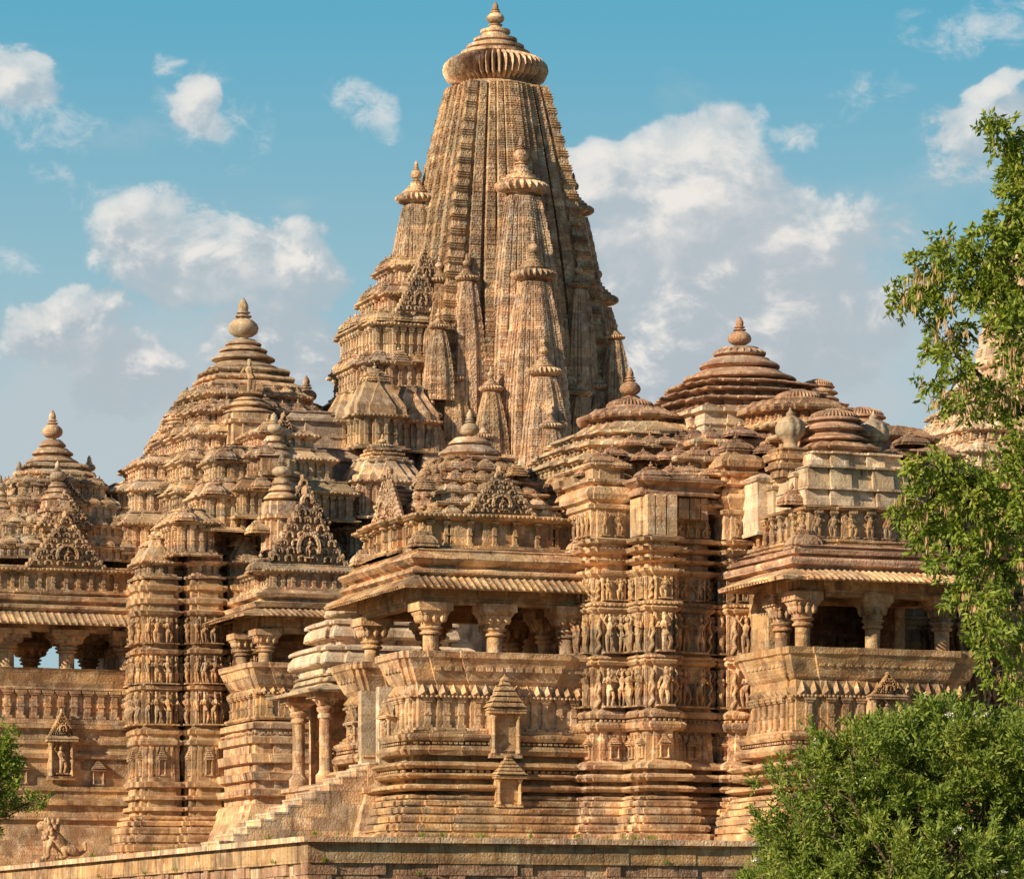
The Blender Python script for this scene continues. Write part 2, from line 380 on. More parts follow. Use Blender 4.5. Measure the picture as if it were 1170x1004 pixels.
def _fan(mb):        # triangular gable of interlaced horseshoe arches; unit: half width 1, height 1.25
    V = np.array([(-1,0,0),(1,0,0),(.12,0,1.2),(-.12,0,1.2),(-1,-.10,0),(1,-.10,0),(.12,-.10,1.2),(-.12,-.10,1.2)], float)
    mb.add((V, [(0,1,5,4),(4,5,6,7),(1,2,6,5),(2,3,7,6),(3,0,4,7)]))
    r = random.Random(5); rows = 7
    for j in range(rows):
        z = .04+1.05*j/rows; w = 1-.86*j/rows; q = max(1, int(round(w*6.5)))
        for i in range(q):
            x = -w+2*w*(i+.5)/q if q > 1 else 0
            arch(mb, x+r.uniform(-.015,.015), z+.03, .105, .042, -.08, .07+r.uniform(0,.05), 7)
            mb.add(ell((x, -.12, z+.05), (.035,.05,.045), 5, 4))
    for k in range(9):
        for s in (-1, 1): mb.add(ell((s*(1-.88*k/9), -.09, .02+1.18*k/9), (.09,.09,.09), 6, 4))
    arch(mb, 0, 1.2, .15, .06, -.04, .12); mb.add(ell((0,-.05,1.4),(.1,.1,.13),7,5))
    arch(mb, 0, .30, .30, .07, -.12, .12, 12)
    mb.add(FIG[2], (0,-.1,.1), 0, (.5,.7,.42))
FAN = mk(_fan)
def pot(n=16):       # kalasha finial, unit: pot radius 1, starts z=0, height about 4.2
    return lathe([(.75,0),(.8,.12),(.35,.2),(.32,.32),(.62,.42),(.92,.68),(1.0,1.0),(1.0,1.08),(.9,1.38),(.62,1.68),(.34,1.82),(.55,1.92),(.55,2.0),(.3,2.06),(.28,2.14),(.46,2.22),(.46,2.3),(.3,2.36),(.34,2.6),(.32,2.85),(.2,3.15),(.06,3.4),(0.0,3.45)], n)
POT = pot(18); POTL = pot(10)
def amal(n=64, nr=36, rib=.10):   # ribbed disc, unit radius 1, height ~.5
    pr = [(.62,0),(.80,.03),(.95,.12),(1.0,.22),(.98,.31),(.88,.40),(.70,.46)]
    return lathe(pr, n, rib, nr)
AMAL = amal(144, 72, .22); AMALS = amal(48, 24, .16)
def crown(n=24):     # rings above the amalaka (r 1 = amalaka)
    return lathe([(.62,.44),(.64,.47),(.70,.50),(.70,.55),(.55,.60),(.56,.63),(.56,.68),(.42,.72),(.40,.76),(.42,.79),(.42,.84),(.30,.88),(.27,.95),(.29,.98),(.29,1.03),(.16,1.08),(.12,1.15)], n)
def kuta(style=0):   # small turret roof, unit: half width 1, height ~2.4
    mb = MB(); pl = ratha(0,0,.82,.82,((.55,.12),))
    if style == 0:   # sloping stone roof
        mb.add(sweep(pl, [(0,-.05),(0,.12),(.10,.16),(.16,.1),(.75,-.36),(.80,-.32),(.86,-.32),(.9,-.4),(1.15,-.6)]))
    elif style == 1:   # domed, ribbed
        mb.add(sweep(pl, [(0,-.05),(0,.14),(.12,.14),(.14,.02),(.2,.02),(.28,.10),(.5,.04),(.75,-.12),(.95,-.38),(.98,-.34),(1.05,-.34),(1.1,-.5)]))
    else:              # stack of slabs
        mb.add(sweep(pl, [(0,.1),(.12,.12),(.14,-.06),(.26,-.08),(.27,.0),(.38,0),(.4,-.16),(.52,-.18),(.53,-.1),(.64,-.1),(.66,-.26),(.8,-.3),(.81,-.2),(.92,-.2),(1.05,-.5)]))
    mb.add(AMALS, (0,0,1.02), 0, (.45,.45,.5)); mb.add(POTL, (0,0,1.26), 0, (.17,.17,.19))
    return mb.T()
KUT = [kuta(0), kuta(1), kuta(2)]
def _niche(mb, fig=None):   # framed niche, 1 wide, ~2.6 high with small pediment
    mb.add(box(-.5,.5,-.16,0,0,.14)); mb.add(box(-.44,.44,-.05,.6,.14,1.4))
    for s in (-1, 1): mb.add(lathe([(.09,0),(.09,.1),(.06,.14),(.06,.5),(.085,.55),(.06,.6),(.06,1.05),(.1,1.12),(.1,1.22)], 8), (s*.38,-.12,.14))
    mb.add(box(-.56,.56,-.26,0,1.36,1.46)); mb.add(frust(.6,.16,.48,.1,.12), (0,-.12,1.46))
    if fig is None:
        for k in range(5):
            w = .54-.105*k; z = 1.56+.17*k
            mb.add(frust(w, .30-.045*k, w*.86, .26-.045*k, .13), (0,0,z)); mb.add(cbox(0,0,z-.0,2*w+.04,(.30-.045*k)*2+.04,.03))
        mb.add(KUT[1], (0,-.02,2.38), 0, (.1,.1,.12))
    else:
        V, F = FAN; mb.add((V*np.array([.45,1.0,.62]), F), (0,-.06,1.58))
    if fig is not None: mb.add(FIG[fig], (0,-.02,.2), 0, (1,1,1.05))
NICHE = mk(lambda mb: _niche(mb, 1)); NICHE0 = mk(lambda mb: _niche(mb))
def spire_T(plan_steps, H, top=.42, p=1.3, lay=60, band=6, hi=.035):
    """curvilinear tower, half width 1 at the foot"""
    rj = random.Random(lay); base = ratha(0,0,.80,.80,plan_steps); k = len(base); V = []; F = []; rings = []
    cls = [1 if (abs(x) > .60 and abs(y) > .60) else (2 if min(abs(x),abs(y)) < .26 else 0) for x, y in base]
    for j in range(lay+1):
        t = j/lay; z = H*t; s = 1-(1-top)*t**p
        for sub in range(2):
            zz = z+(H/lay)*(.0 if sub == 0 else .55)
            if j == lay and sub: continue
            pts = offs(base, 0); jit = rj.uniform(-.004, .004)
            for i, (x, y) in enumerate(pts):
                q = j % band
                if cls[i] == 1: o = (hi if sub else hi*.2) if q in (0, 1, 2) else -.006
                elif cls[i] == 2: o = .008 if sub else .0
                else: o = (.007 if sub else 0) if q % 2 == 0 else .002
                f = s*(1+o+jit); V.append((x*f, y*f, zz))
    nr = len(V)//k
    for j in range(nr-1):
        for i in range(k):
            i2 = (i+1) % k; F.append((j*k+i, j*k+i2, (j+1)*k+i2, (j+1)*k+i))
    F.append(tuple((nr-1)*k+i for i in range(k)))
    return np.array(V), F
G = .022
STEPS_BIG = ((.80,-.03),(.74,-.03),(.73,.02),(.585,.02),(.58,-.04),(.53,-.04),(.52,.07),(.40,.07),(.395,.03),(.37,.03),(.36,.13),(.25,.13),(.245,.09),(.225,.09),(.215,.17),(.12,.17),(.115,.195),(.02,.195))
STEPS_SM = ((.76,.03),(.55,.03),(.53,-.02),(.48,-.02),(.46,.09),(.27,.09),(.25,.17))
STEPS_XS = ((.66,.05),(.5,.0),(.42,.10))
def bell_rings(lv):   # stacked round mouldings: list of (r, z_bottom, z_top)
    pr = []
    for r, z0, z1 in lv:
        h = z1-z0; pr += [(r*.74, z0), (r*.75, z0+.20*h), (r*.93, z0+.26*h), (r*.995, z0+.33*h), (r, z0+.46*h), (r*.965, z0+.56*h), (r*.85, z0+.74*h), (r*.76, z0+.90*h), (r*.74, z0+.99*h)]
    return lathe(pr, 40)
# ---------------------------------------------------------------- shared base / wall mouldings, in picture rows of the near temple (row -> height)
class Lev:
    def __init__(s, d): s.d = d
    def __call__(s, py): return EYE+(HY-py)*s.d/FP
def prof(lev, rows, k=1.0): return [(lev(py), o*k) for py, o in rows]
def spread(rows, lean=.0): return rows
def steps_rows(a):   # sloping foot built of courses: (row, offset) control points -> little ledges
    out = []
    for (r0, o0), (r1, o1) in zip(a[:-1], a[1:]):
        out += [(r0, o0), (r0-(r0-r1)*.50, o0+.012), (r0-(r0-r1)*.70, o0-.01), (r0-(r0-r1)*.80, o1-.05), (r0-(r0-r1)*.97, o1-.05)]
    return out
BASE_ROWS = steps_rows([(985,1.15),(972,1.02),(961,.92),(950,.84),(940,.74),(930,.64),(921,.53),(913,.42),(908,.36)])+[(907,.10),(905,.08),(904,.44),(902,.56),(899,.56),(897,.44),(896,.06),(891,.04),(890,.38),(887,.48),(884,.38),(883,.14),(880,.14),(879,.42),(876,.52),(873,.46),(871,.32),(870,.0),(864,-.02),(863,.32),(858,.40),(853,.32),(852,.06),(848,.06),(847,.28),(843,.34),(840,.34),(838,.16)]
VED_ROWS = [(838,.18),(832,.18),(831,.02),(797,.02)]
class Things: pass
def rep(parent, kind, items, mat, label=None, cap=96, sub=None, smooth=None):
    """items: (template mesh, loc, rz, scale). The largest in the picture become parts, the rest one part of kind 'stuff'."""
    def size(it):
        x, y, z = it[1]; s = it[3]; s = max(s) if isinstance(s, (tuple, list)) else s
        p = pxof(x, y); vis = 1 if -60 < p < 1230 else .05
        return -vis*s*(1+.02*random.random())/dep(x, y)*(1.3 if y < 100 else 1)
    items = sorted(items, key=size); meshes = {}
    for T, loc, rz, sc in items[:cap]:
        key = id(T)
        if key not in meshes: meshes[key] = mesh_of(kind, T, mat, smooth)
        o = part(kind, meshes[key], mat, parent, loc=loc, rz=rz, sc=sc)
        if sub:
            for nm, T2, l2, s2 in sub:
                k2 = (nm, id(T2))
                if k2 not in meshes: meshes[k2] = mesh_of(nm, T2, mat)
                part(nm, meshes[k2], mat, o, loc=l2, sc=s2)
    if len(items) > cap:
        mb = MB()
        for T, loc, rz, sc in items[cap:]: mb.add(T, loc, rz, sc)
        part(kind, mb, mat, parent, smooth=smooth, kind='stuff', label='the smaller repeats further off')
def items_row(L, plan, z, T, sp, sc, off=0.0, minL=.25, end=.0):
    for a, c, n, Ln in edges_of(offs(plan, off)):
        if n[1] > .9 or Ln < minL: continue
        L2 = Ln-2*end; q = max(1, int(round(L2/sp)))
        for i in range(q):
            f = (end+L2*(i+.5)/q)/Ln; t = T[random.randrange(len(T))] if isinstance(T, list) else T
            L.append((t, (a[0]+(c[0]-a[0])*f, a[1]+(c[1]-a[1])*f, z), atan2(n[0], -n[1]), sc))
# ---------------------------------------------------------------- pillar with base, ringed shaft and bracket capital; total height 1, half width ~.1
def pillar_T(h, w, flute=True, fancy=True):
    mb = MB()
    sh = lathe([(w*1.25,0),(w*1.25,.05*h),(w,.07*h),(w,.30*h),(w*1.06,.31*h),(w*1.06,.34*h),(w*.96,.35*h),(w*.96,.60*h)], 16, .07 if flute else 0, 16)
    mb.add(sh)
    mb.add(lathe([(w*.95,.60*h),(w*1.35,.62*h),(w*1.4,.64*h),(w*1.1,.66*h),(w*1.15,.67*h),(w*1.5,.69*h),(w*1.5,.71*h),(w*1.15,.72*h)], 16))
    return mb.T()
def capital_T(h, w):
    mb = MB()
    pl = rect(-w*.9,w*.9,-w*.9,w*.9)
    mb.add(sweep(pl, [(.72*h,0),(.76*h,.12*w),(.80*h,.35*w),(.86*h,.75*w),(.90*h,1.0*w),(.90*h,1.15*w),(1.0*h,1.15*w)], bottom=True))
    for a in range(4):
        c, s = cos(a*pi/2), sin(a*pi/2)
        for k in (-1, 0, 1):
            ux, uy = c*w*1.3-s*k*w*.95, s*w*1.3+c*k*w*.95
            mb.add(ell((ux, uy, .83*h), (w*.42, w*.42, .075*h), 7, 5))
            mb.add(ell((ux*1.18, uy*1.18, .88*h), (w*.36, w*.36, .04*h), 7, 4))
    return mb.T()
def eave(parent, plan, zt, drop, out, mat, th=.07, sp=.16, rib=True):
    """drooping stone eave; plan = wall line"""
    mb = MB()
    mb.add(sweep(plan, [(zt-.10,-.1),(zt-.10,out*.15),(zt-drop-.02,out),(zt-drop+th,out+.03),(zt+.02,.10),(zt+.02,-.1)], closed=True))
    if rib:
        L = sqrt(out*out+drop*drop); a = atan2(drop-th, out-.1)
        V, F = tube([(0,0,0),(0,-1,0)], [.5,.5], 6)
        for (p, c, n, Ln) in edges_of(offs(plan, .08)):
            if n[1] > .9: continue
            q = max(1, int(Ln/sp))
            for i in range(q+1):
                f = i/q; V2 = V*np.array([sp*.62, out-.02, .09])
                mb.add((V2, F), (p[0]+(c[0]-p[0])*f, p[1]+(c[1]-p[1])*f, zt+.02), atan2(n[0], -n[1]), 1.0, a)
    return part('eave', mb, mat, parent)
def balcony(parent, x0, x1, y0, y1, L, cols, mat, matp, zk, rows=None, scale=1.0, left_open=None, has_base=True, extra_left=()):
    """open balcony: moulded base, panelled vedika, leaning seat back, pillars, beam, eave. L: picture row -> height; zk: rows"""
    s = scale; plan = ratha((x0+x1)/2, (y0+y1)/2, (x1-x0)/2, (y1-y0)/2, ((.72,.06*s),))
    mb = MB(); mb.add(sweep(plan, [(L(a), o*s) for a, o in (rows or BASE_ROWS)]))
    row(mb, plan, .26*s, L(zk['lip1']), DENT, .16*s, (.16*s,.10*s,.05*s))
    base = part('base', mb, mat, parent)
    # vedika panels
    mb = MB(); zb, zt = L(zk['ved0']), L(zk['ved1'])
    mb.add(sweep(plan, [(L(zk['base1']),.16*s),(zb,.20*s),(zb+.05*s,.2*s),(zb+.05*s,0),(zt,0)], bottom=True))
    row(mb, plan, 0, zb+.05*s, PIL, .42*s, (1.6*s,1.3*s,(zt-zb-.05*s)), end=.05)
    row(mb, plan, 0, zb+.1*s, cbox(0,-.03,0,.5,.06,1), .42*s, (.40*s,1,(zt-zb)*.78), end=.05)
    zt2 = L(zk['tri1'])
    mb.add(sweep(plan, [(zt,.10*s),(zt+.03,.12*s),(zt+.03,.0),(zt2,.02)], top=False, bottom=True))
    row(mb, plan, .02*s, zt+.03, TRI, .30*s, (.32*s,.6*s,(zt2-zt)*.95))
    row(mb, plan, .12*s, zt-.03, BEAD, .12*s, (.11*s,.1*s,.08*s))
    part('vedika', mb, mat, parent)
    mb = MB(); zp = L(zk['par1']); hh = zp-zt2
    mb.add(sweep(plan, [(zt2,-.28*s),(zt2,.03*s),(zt2+hh*.1,.10*s),(zt2+hh*.75,.30*s),(zt2+hh*.8,.36*s),(zp,.38*s),(zp,.22*s),(zt2+hh*.2,-.12*s),(zt2+.03,-.28*s)], closed=True))
    row(mb, plan, .20*s, zt2+hh*.42, cbox(0,0,0,.9,.06,1), .26*s, (.17*s,s,hh*.3), minL=.8)
    part('seat_back', mb, mat, parent)
    part('floor_slab', box(x0+.3,x1-.3,y0+.3,y1+.4,L(zk['ved1'])-.15,L(zk['ved1'])), mat, parent)
    # pillars
    ze = L(zk['eave0']); h = ze-.10*s-zt2; w = .20*s
    pt = pillar_T(h, w); ct = capital_T(h, w); items = []
    mp = mesh_of('pillar', pt, matp, 40); mc = mesh_of('capital', ct, matp, 40)
    for (x, y) in cols:
        o = part('pillar', mp, matp, parent, loc=(x, y, zt2)); part('capital', mc, matp, o)
    inn = offs(plan, -.38*s)
    mb = MB(); mb.add(sweep(inn, [(ze-.2*s,-.14*s),(ze-.2*s,.14*s),(ze-.02,.14*s),(ze-.02,.2*s),(L(zk['eave1']),.2*s),(L(zk['eave1']),-.14*s)], closed=True))
    mb.add(box(x0+.5*s, x1-.5*s, y0+.5*s, y1+.6, L(zk['eave1'])-.12*s, L(zk['eave1'])-.02))
    part('beam', mb, mat, parent)
    zti = L(zk.get('tip', zk['eave0']))
    eave(parent, offs(plan, -.16*s), L(zk['eave1']), L(zk['eave1'])-zti, .85*s, mat, sp=.17*s)
    return plan
# ================================================================ TERRACE, GROUND
ZT = EYE+136*89.8/4300     # terrace level 4.54
def ground():
    m = bpy.data.materials.new('dry_grass'); m.use_nodes = True; b = NB(m.node_tree); P = m.node_tree.nodes['Principled BSDF']
    tc = b.n('ShaderNodeNewGeometry'); n = b.noise(tc.outputs['Position'], .3, 8, .7); n2 = b.noise(tc.outputs['Position'], 6, 4, .7)
    c = b.mix(b.sm(n, .4, .6), (.07,.085,.03,1), (.17,.12,.065,1)); c = b.mix(b.m('MULTIPLY', n2, .5), c, (.10,.09,.04,1))
    m.node_tree.links.new(c, P.inputs['Base Color']); P.inputs['Roughness'].default_value = 1
    r = 6000; o = part('ground', (np.array([(-r,-r,0),(r,-r,0),(r,r,0),(-r,r,0)], float), [(0,1,2,3)]), m, kind='structure')
ground()
TX, TY = Xp(352, 86.0), 86.0
part('terrace', box(TX+.12, 140, TY+.12, 260, .004, ZT-.012), M_buff, kind='structure')
tw = thing('retaining_wall', 'long block-built retaining wall with a projecting stone coping along the foot of the temples', 'wall', (TX, TY, 0))
def loc_parent(p, o): o.location = (o.location[0]-p.location[0], o.location[1]-p.location[1], o.location[2]-p.location[2])
def wall():
    r = random.Random(2); mb = MB(); zc = ZT-.02
    pl = rect(TX, 141, TY, 261)
    # coping
    cp = MB()
    x = TX-.16
    while x < 75:
        L = r.uniform(1.2, 2.2); cp.add(box(x, x+L-.015, TY-.16-r.uniform(0,.02), TY+.5, zc-.13, zc+.0+r.uniform(0,.012))); x += L
    y = TY+.5
    while y < 170:
        L = r.uniform(1.2, 2.2); cp.add(box(TX-.16-r.uniform(0,.02), TX+.5, y, y+L-.015, zc-.13, zc+r.uniform(0,.012))); y += L
    z = zc-.13; cz = []
    a, b2 = MB(), MB()
    for k in range(12):
        h = .5 if k == 0 else r.uniform(.28, .42); 
        if z-h < -.1: break
        for side in (0, 1):
            u = 0.0 if side == 0 else .0
            while u < 55:
                L = r.uniform(.5, 1.0) if k == 0 else r.uniform(.3, .8); d = r.uniform(-.012,.012) if k == 0 else r.uniform(-.05,.06); dd = (0 if k == 0 else .07)
                g = .008 if k == 0 else .018
                mbb = a if k == 0 else b2
                if side == 0: mbb.add(box(TX+u, TX+u+L-g, TY+d-.0+dd-.07*0, TY+.6, z-h+g, z))
                else: mbb.add(box(TX+d+dd, TX+.6, TY+.05+u, TY+.05+u+L-g, z-h+g, z))
                u += L
        z -= h
    for nm, m, mm in (('coping', cp, M_buff), ('dressed_course', a, M_gold), ('rubble_courses', b2, M_red)):
        o = part(nm, m, mm, tw, loc=(-TX, -TY, 0))
wall()
# ================================================================ piers and walls
PIER_ROWS = steps_rows([(985,1.0),(972,.88),(961,.78),(950,.68),(940,.58),(930,.49),(921,.41),(913,.34),(909,.30)])+[(908,.02),(905,.02),(904,.34),(901,.42),(898,.34),(897,.04),(893,.02),(892,.32),(888,.40),(884,.32),(883,.04),(879,.04),(878,.30),(874,.32),(871,.22),(868,.06),(837,.02),(835,.02),(834,.12),(831,.18),(827,.20),(824,.16),(823,.04),(820,.04),(819,.13),(815,.17),(812,.13),(810,.02),(808,.0),
             (760,.0),(758,.08),(755,.13),(752,.08),(751,.14),(749,.14),(747,.02),(746,.0),(699,.0),(697,.08),(694,.13),(691,.06),(690,.13),(687,.13),(685,.0),(658,.0),(656,.06),(653,.14),(650,.16),(649,-.05),(643,-.05),(641,.14),(638,.20),(637,-.05),(631,-.05),(629,.15),(625,.22),(624,-.05),(619,-.05),(618,.12),(614,.18),(612,.0)]
FAR_ROWS = steps_rows([(1010,1.2),(996,1.06),(984,.94),(973,.83),(962,.72),(952,.60),(943,.49),(936,.40),(932,.36)])+[(931,.12),(927,.12),(926,.3),(922,.3),(921,.12),(914,.12),(913,.28),(909,.28),(908,.1),(900,.1),(899,.24),(893,.24),(892,.08),(886,.06),(852,.03),(850,.14),(846,.16),(843,.06),(840,.06),(838,.16),(834,.18),(831,.02),(829,0),
            (789,0),(787,.14),(783,.14),(782,0),(748,0),(746,.14),(742,.16),(739,0),(704,0),(702,.1),(698,.18),(696,.04),(691,.04),(689,.15),(684,.18),(682,.03),(676,.03),(674,.14),(669,.17),(667,.03),(661,0)]
def pier(parent, plan, L, rows, figrows, top, mat, figs, tops, sc=1.0, nich=None, dome=1, dent=()):
    mb = MB(); pr = [(L(a), o) for a, o in rows if a >= top]
    mb.add(sweep(plan, pr))
    for a in dent: row(mb, plan, .1, L(a), BEAD, .13*sc, (.11*sc,.12*sc,.075*sc), minL=.12)
    for (r0, r1) in figrows:
        z0, z1 = L(r0), L(r1); h = z1-z0
        for a, c, n, Ln in edges_of(plan):
            if n[1] > .9 or Ln < .14: continue
            q = max(1, int(round(Ln/(.42*sc))))
            for i in range(q):
                f = (i+.5)/q; T = FIG[random.randrange(9)] if Ln > .2 else SCROLL
                w = min(1.25*h, Ln/q*2.3) if Ln > .2 else Ln*2.6
                figs.append((T, (a[0]+(c[0]-a[0])*f, a[1]+(c[1]-a[1])*f, z0+.02), atan2(n[0], -n[1]), (w, h*1.25, h*.97)))
            # slender frame pilasters at both ends of every face
            if Ln > .34:
                for f in (.05, .95):
                    mb.add(cbox(0,-.03,0,.05,.07,h), (a[0]+(c[0]-a[0])*f, a[1]+(c[1]-a[1])*f, z0), atan2(n[0], -n[1]))
    if nich:
        z0, z1 = L(nich[0]), L(nich[1])
        row(mb, plan, .03, z0, NICHE0, 1.2*sc, (.30*sc, .6*sc, (z1-z0)/2.5), minL=.34)
        row(mb, plan, .03, z0, PIL, .2*sc, (.5, .6, (z1-z0)*.98), minL=.2)
    part('wall_pier', mb, mat, parent)
def roof_tiers(parent, cx, cy, lv, steps, mat, mk_=0, sp=1.0, body=.5, kk=.34, figs=None, smallrows=True, name='roof_tier', skipk=False, kst=None):
    """lv: list of (z, hx, hy) from bottom to top; builds one stepped roof"""
    mb = MB(); kb = []
    for i in range(len(lv)-1):
        z0, hx, hy = lv[i]; z1, hx1, hy1 = lv[i+1]; h = z1-z0
        pl = ratha(cx, cy, hx, hy, steps); d = min(hx-hx1, hy-hy1)
        zb = z0+h*body
        mb.add(sweep(pl, [(z0,.06),(z0+.08*h,.08),(z0+.10*h,.0),(zb-.08*h,0),(zb-.06*h,.10),(zb-.01*h,.16),(zb+.05*h,.15),(zb+.08*h,.04),(zb+.2*h,-.05),(z1-.10*h,-d*.8),(z1-.08*h,-d*.62),(z1,-d*.7)]))
        if smallrows:
            row(mb, pl, 0, z0+.10*h, PIL, .30*sp, (.8*sp,.9*sp,(zb-z0)-.17*h), minL=.25)
            row(mb, pl, .14, zb-.03*h, BEAD, .14*sp, (.13*sp,.09*sp,.09*sp), minL=.3)
        if not skipk:
            for a, c, n, Ln in edges_of(offs(pl, -.12-kk*.3)):
                if n[1] > .9 or Ln < .22: continue
                q = max(1, int(round(Ln/(kk*2.0))))
                for j in range(q):
                    f = (j+.5)/q; s = min(kk, Ln*.5)*random.uniform(.88, 1.06)
                    st = (kst if kst is not None else mk_)
                    kb.append((KUT[st if random.random() < .8 else (st+1) % 3], (a[0]+(c[0]-a[0])*f, a[1]+(c[1]-a[1])*f, zb+.06*h), atan2(n[0], -n[1]), (s, s, min(s*1.05, h*.5))))
    part(name, mb, mat, parent)
    return kb
def spire_part(parent, meshes, loc, s, H, matn, name='miniature_spire', potk=1.0):
    """meshes = dict of shared meshes"""
    o = part(name, meshes['body'], matn, parent, loc=loc, sc=s)
    part('amalaka', meshes['amal'], matn, o, loc=(0,0,H))
    part('finial', meshes['fin'], matn, o, loc=(0,0,H))
    return o
def spire_set(steps, H, top, p, lay, band, hi, mat, fin=.17, am=AMALS, amr=None):
    amr = amr or top*1.12
    mb = MB(); mb.add(spire_T(steps, H, top, p, lay, band, hi)); mb.add(lathe([(top*.95,H-.02),(top*.72,H+.10*top),(top*.7,H+.3*top)], 24))
    a = MB(); a.add(am, (0,0,.22*top), 0, (amr, amr, amr*.95)); a.add(crown(), (0,0,.22*top), 0, (amr, amr, amr))
    f = MB(); f.add(POTL, (0,0,.22*top+1.12*amr), 0, fin)
    return dict(body=mesh_of('spire_body', mb.T(), mat), amal=mesh_of('amalaka', a.T(), mat, 30), fin=mesh_of('finial', f.T(), mat, 50))
# ================================================================ NEAR TEMPLE
YN = 98.3
near = thing('stone_temple', 'nearer sandstone temple with the staircase porch, carved piers and brown ringed pyramid roof', 'temple')
LP = Lev(100.8)      # porch front
LW = Lev(100.9)      # wall piers
LB = Lev(98.6)       # transept balcony
figsN = []; kutN = []
# --- entrance porch
px0, px1, py0, py1 = Xp(474, 95.0)+.1, Xp(660, 95.0)+.6, 95.0, 101.0
zkP = dict(lip1=851, base1=838, ved0=838, ved1=797, tri1=782, par1=746, eave0=690, eave1=664)
def porch():
    # base is split by the entrance on the left side: two wings + back
    cx = [Xp(492, py0+.35), Xp(565, py0+.35), Xp(648, py0+.35)]
    cols = [(cx[0], py0+.35), (cx[1], py0+.35), (cx[2], py0+.35), (cx[0], py1-.6), (cx[1], py1-.35), (cx[2], py1-.35), (cx[2], YN-1.3), (cx[2], YN+1.3)]
    wy = 2.0
    L = LP
    for (a, c) in ((py0, py0+wy), (py1-wy, py1)):
        plan = ratha((px0+px1)/2, (a+c)/2, (px1-px0)/2, (c-a)/2, ((.80,.09),(.45,.16)))
        mb = MB(); mb.add(sweep(plan, [(L(r), o) for r, o in BASE_ROWS]))
        row(mb, plan, .26, L(851), DENT, .16, (.16,.10,.05)); row(mb, plan, .3, L(883), DENT, .2, (.2,.12,.06))
        part('base', mb, M_gold, near)
        mb = MB(); zb, zt = L(838), L(797)
        mb.add(sweep(plan, [(zb,.2),(zb+.06,.22),(zb+.06,.12),(zb+.14,.12),(zb+.14,0),(zt,0)], bottom=True))
        row(mb, plan, .13, zb+.07, cbox(0,-.01,0,.8,.05,1), .34, (.3,1,.06))
        row(mb, plan, 0, zb+.14, PIL, .34, (1.5,1.0,(zt-zb-.14)), end=.04)
        row(mb, plan, 0, zb+.16, cbox(0,-.02,0,.5,.05,1), .34, (.34,1,(zt-zb)*.8), end=.04)
        zt2 = L(782)
        mb.add(sweep(plan, [(zt,.10),(zt+.03,.12),(zt+.03,.0),(zt2,.02)], top=False, bottom=True))
        row(mb, plan, .02, zt+.03, TRI, .30, (.32,.7,(zt2-zt)*.97)); row(mb, plan, .12, zt-.03, BEAD, .12, (.11,.1,.08))
        part('vedika', mb, M_gold, near)
        mb = MB(); zp = L(746); hh = zp-zt2
        mb.add(sweep(plan, [(zt2,-.28),(zt2,.03),(zt2+hh*.1,.10),(zt2+hh*.75,.34),(zt2+hh*.8,.40),(zp,.42),(zp,.26),(zt2+hh*.2,-.1),(zt2+.03,-.28)], closed=True))
        row(mb, plan, .245, zt2+hh*.40, cbox(0,0,0,.9,.05,1), .28, (.2,1,hh*.3), minL=.8)
        part('seat_back', mb, M_gold, near)
        part('floor_slab', box(px0+.3, px1, a+.3, c-.3, zt2-.2, zt2-.05), M_gold, near)
    # passage floor and cheek slabs beside the entrance
    zf = L(868)
    part('entrance_floor', box(px0-.27, px1+1, py0+wy+.02, py1-wy-.02, ZT, zf), M_buff, near)
    for y in (py0+wy+.06, py1-wy-.30-.06):
        part('entrance_cheek', box(px0-.42, px0+.2, y, y+.30, zf-.2, L(780)), M_pale, near)
    for a in (py0+wy-.5, py1-wy+.5):
        part('wall_niche', NICHE, M_gold, near, loc=(px0-.34, a, L(843)), rz=-pi/2, sc=(.75,.8,.42))
    zt2 = L(782); ze = L(684)
    pt = mesh_of('pillar', pillar_T(ze-.12-zt2, .215), M_gold, 40); ct = mesh_of('capital', capital_T(ze-.12-zt2, .235), M_gold, 40)
    for (x, y) in cols:
        o = part('pillar', pt, M_gold, near, loc=(x, y, zt2)); part('capital', ct, M_gold, o)
    plan = rect(px0, px1, py0, py1); inn = offs(plan, -.38)
    mb = MB(); mb.add(sweep(inn, [(ze-.14,-.16),(ze-.14,.16),(ze+.02,.16),(ze+.02,.22),(L(664),.22),(L(664),-.16)], closed=True))
    mb.add(box(px0+.5, px1-.5, py0+.5, py1-.5, L(668), L(664)))
    part('beam', mb, M_gold, near)
    eave(near, offs(plan, -.05), L(660), L(660)-L(675), .62, M_gold, sp=.20)
    # roof of the porch
    rp = rect(px0+.1, px1, py0+.15, py1-.15)
    mb = MB()
    mb.add(sweep(rp, [(L(664),0),(L(660),.18),(L(656),.34),(L(653),.34),(L(650),.16),(L(648),.12),(L(645),.26),(L(640),.40),(L(637),.36),(L(634),.16),(L(631),.08),(L(629),.12),(L(627),.0)]))
    part('cornice', mb, M_gold, near)
    mb = MB(); zb, zt = L(627), L(588)
    p2 = ratha((px0+px1)/2+.08, YN, (px1-px0)/2-.15, (py1-py0)/2-.45, ((.62,.16),(.3,.25)))
    mb.add(sweep(p2, [(zb,.14),(zb+.07,.16),(zb+.09,.05),(zb+.16,.05),(zb+.16,-.14),(zt-.10,-.14),(zt-.08,.0),(zt-.05,.10),(zt,.16),(zt+.07,.18),(zt+.10,.05),(zt+.12,-.4)]))
    row(mb, p2, -.14, zb+.16, PIL, .52, (.95,2.0,zt-zb-.25), minL=.12); row(mb, p2, .16, zt-.01, BEAD, .13, (.12,.1,.09))
    part('attic', mb, M_gold, near)
    ring = []
    items_row(ring, p2, zb+.02, KUT[1], 3.4, (.42,.42,.42), off=.1, minL=1.2)
    # corner turrets
    tur = []
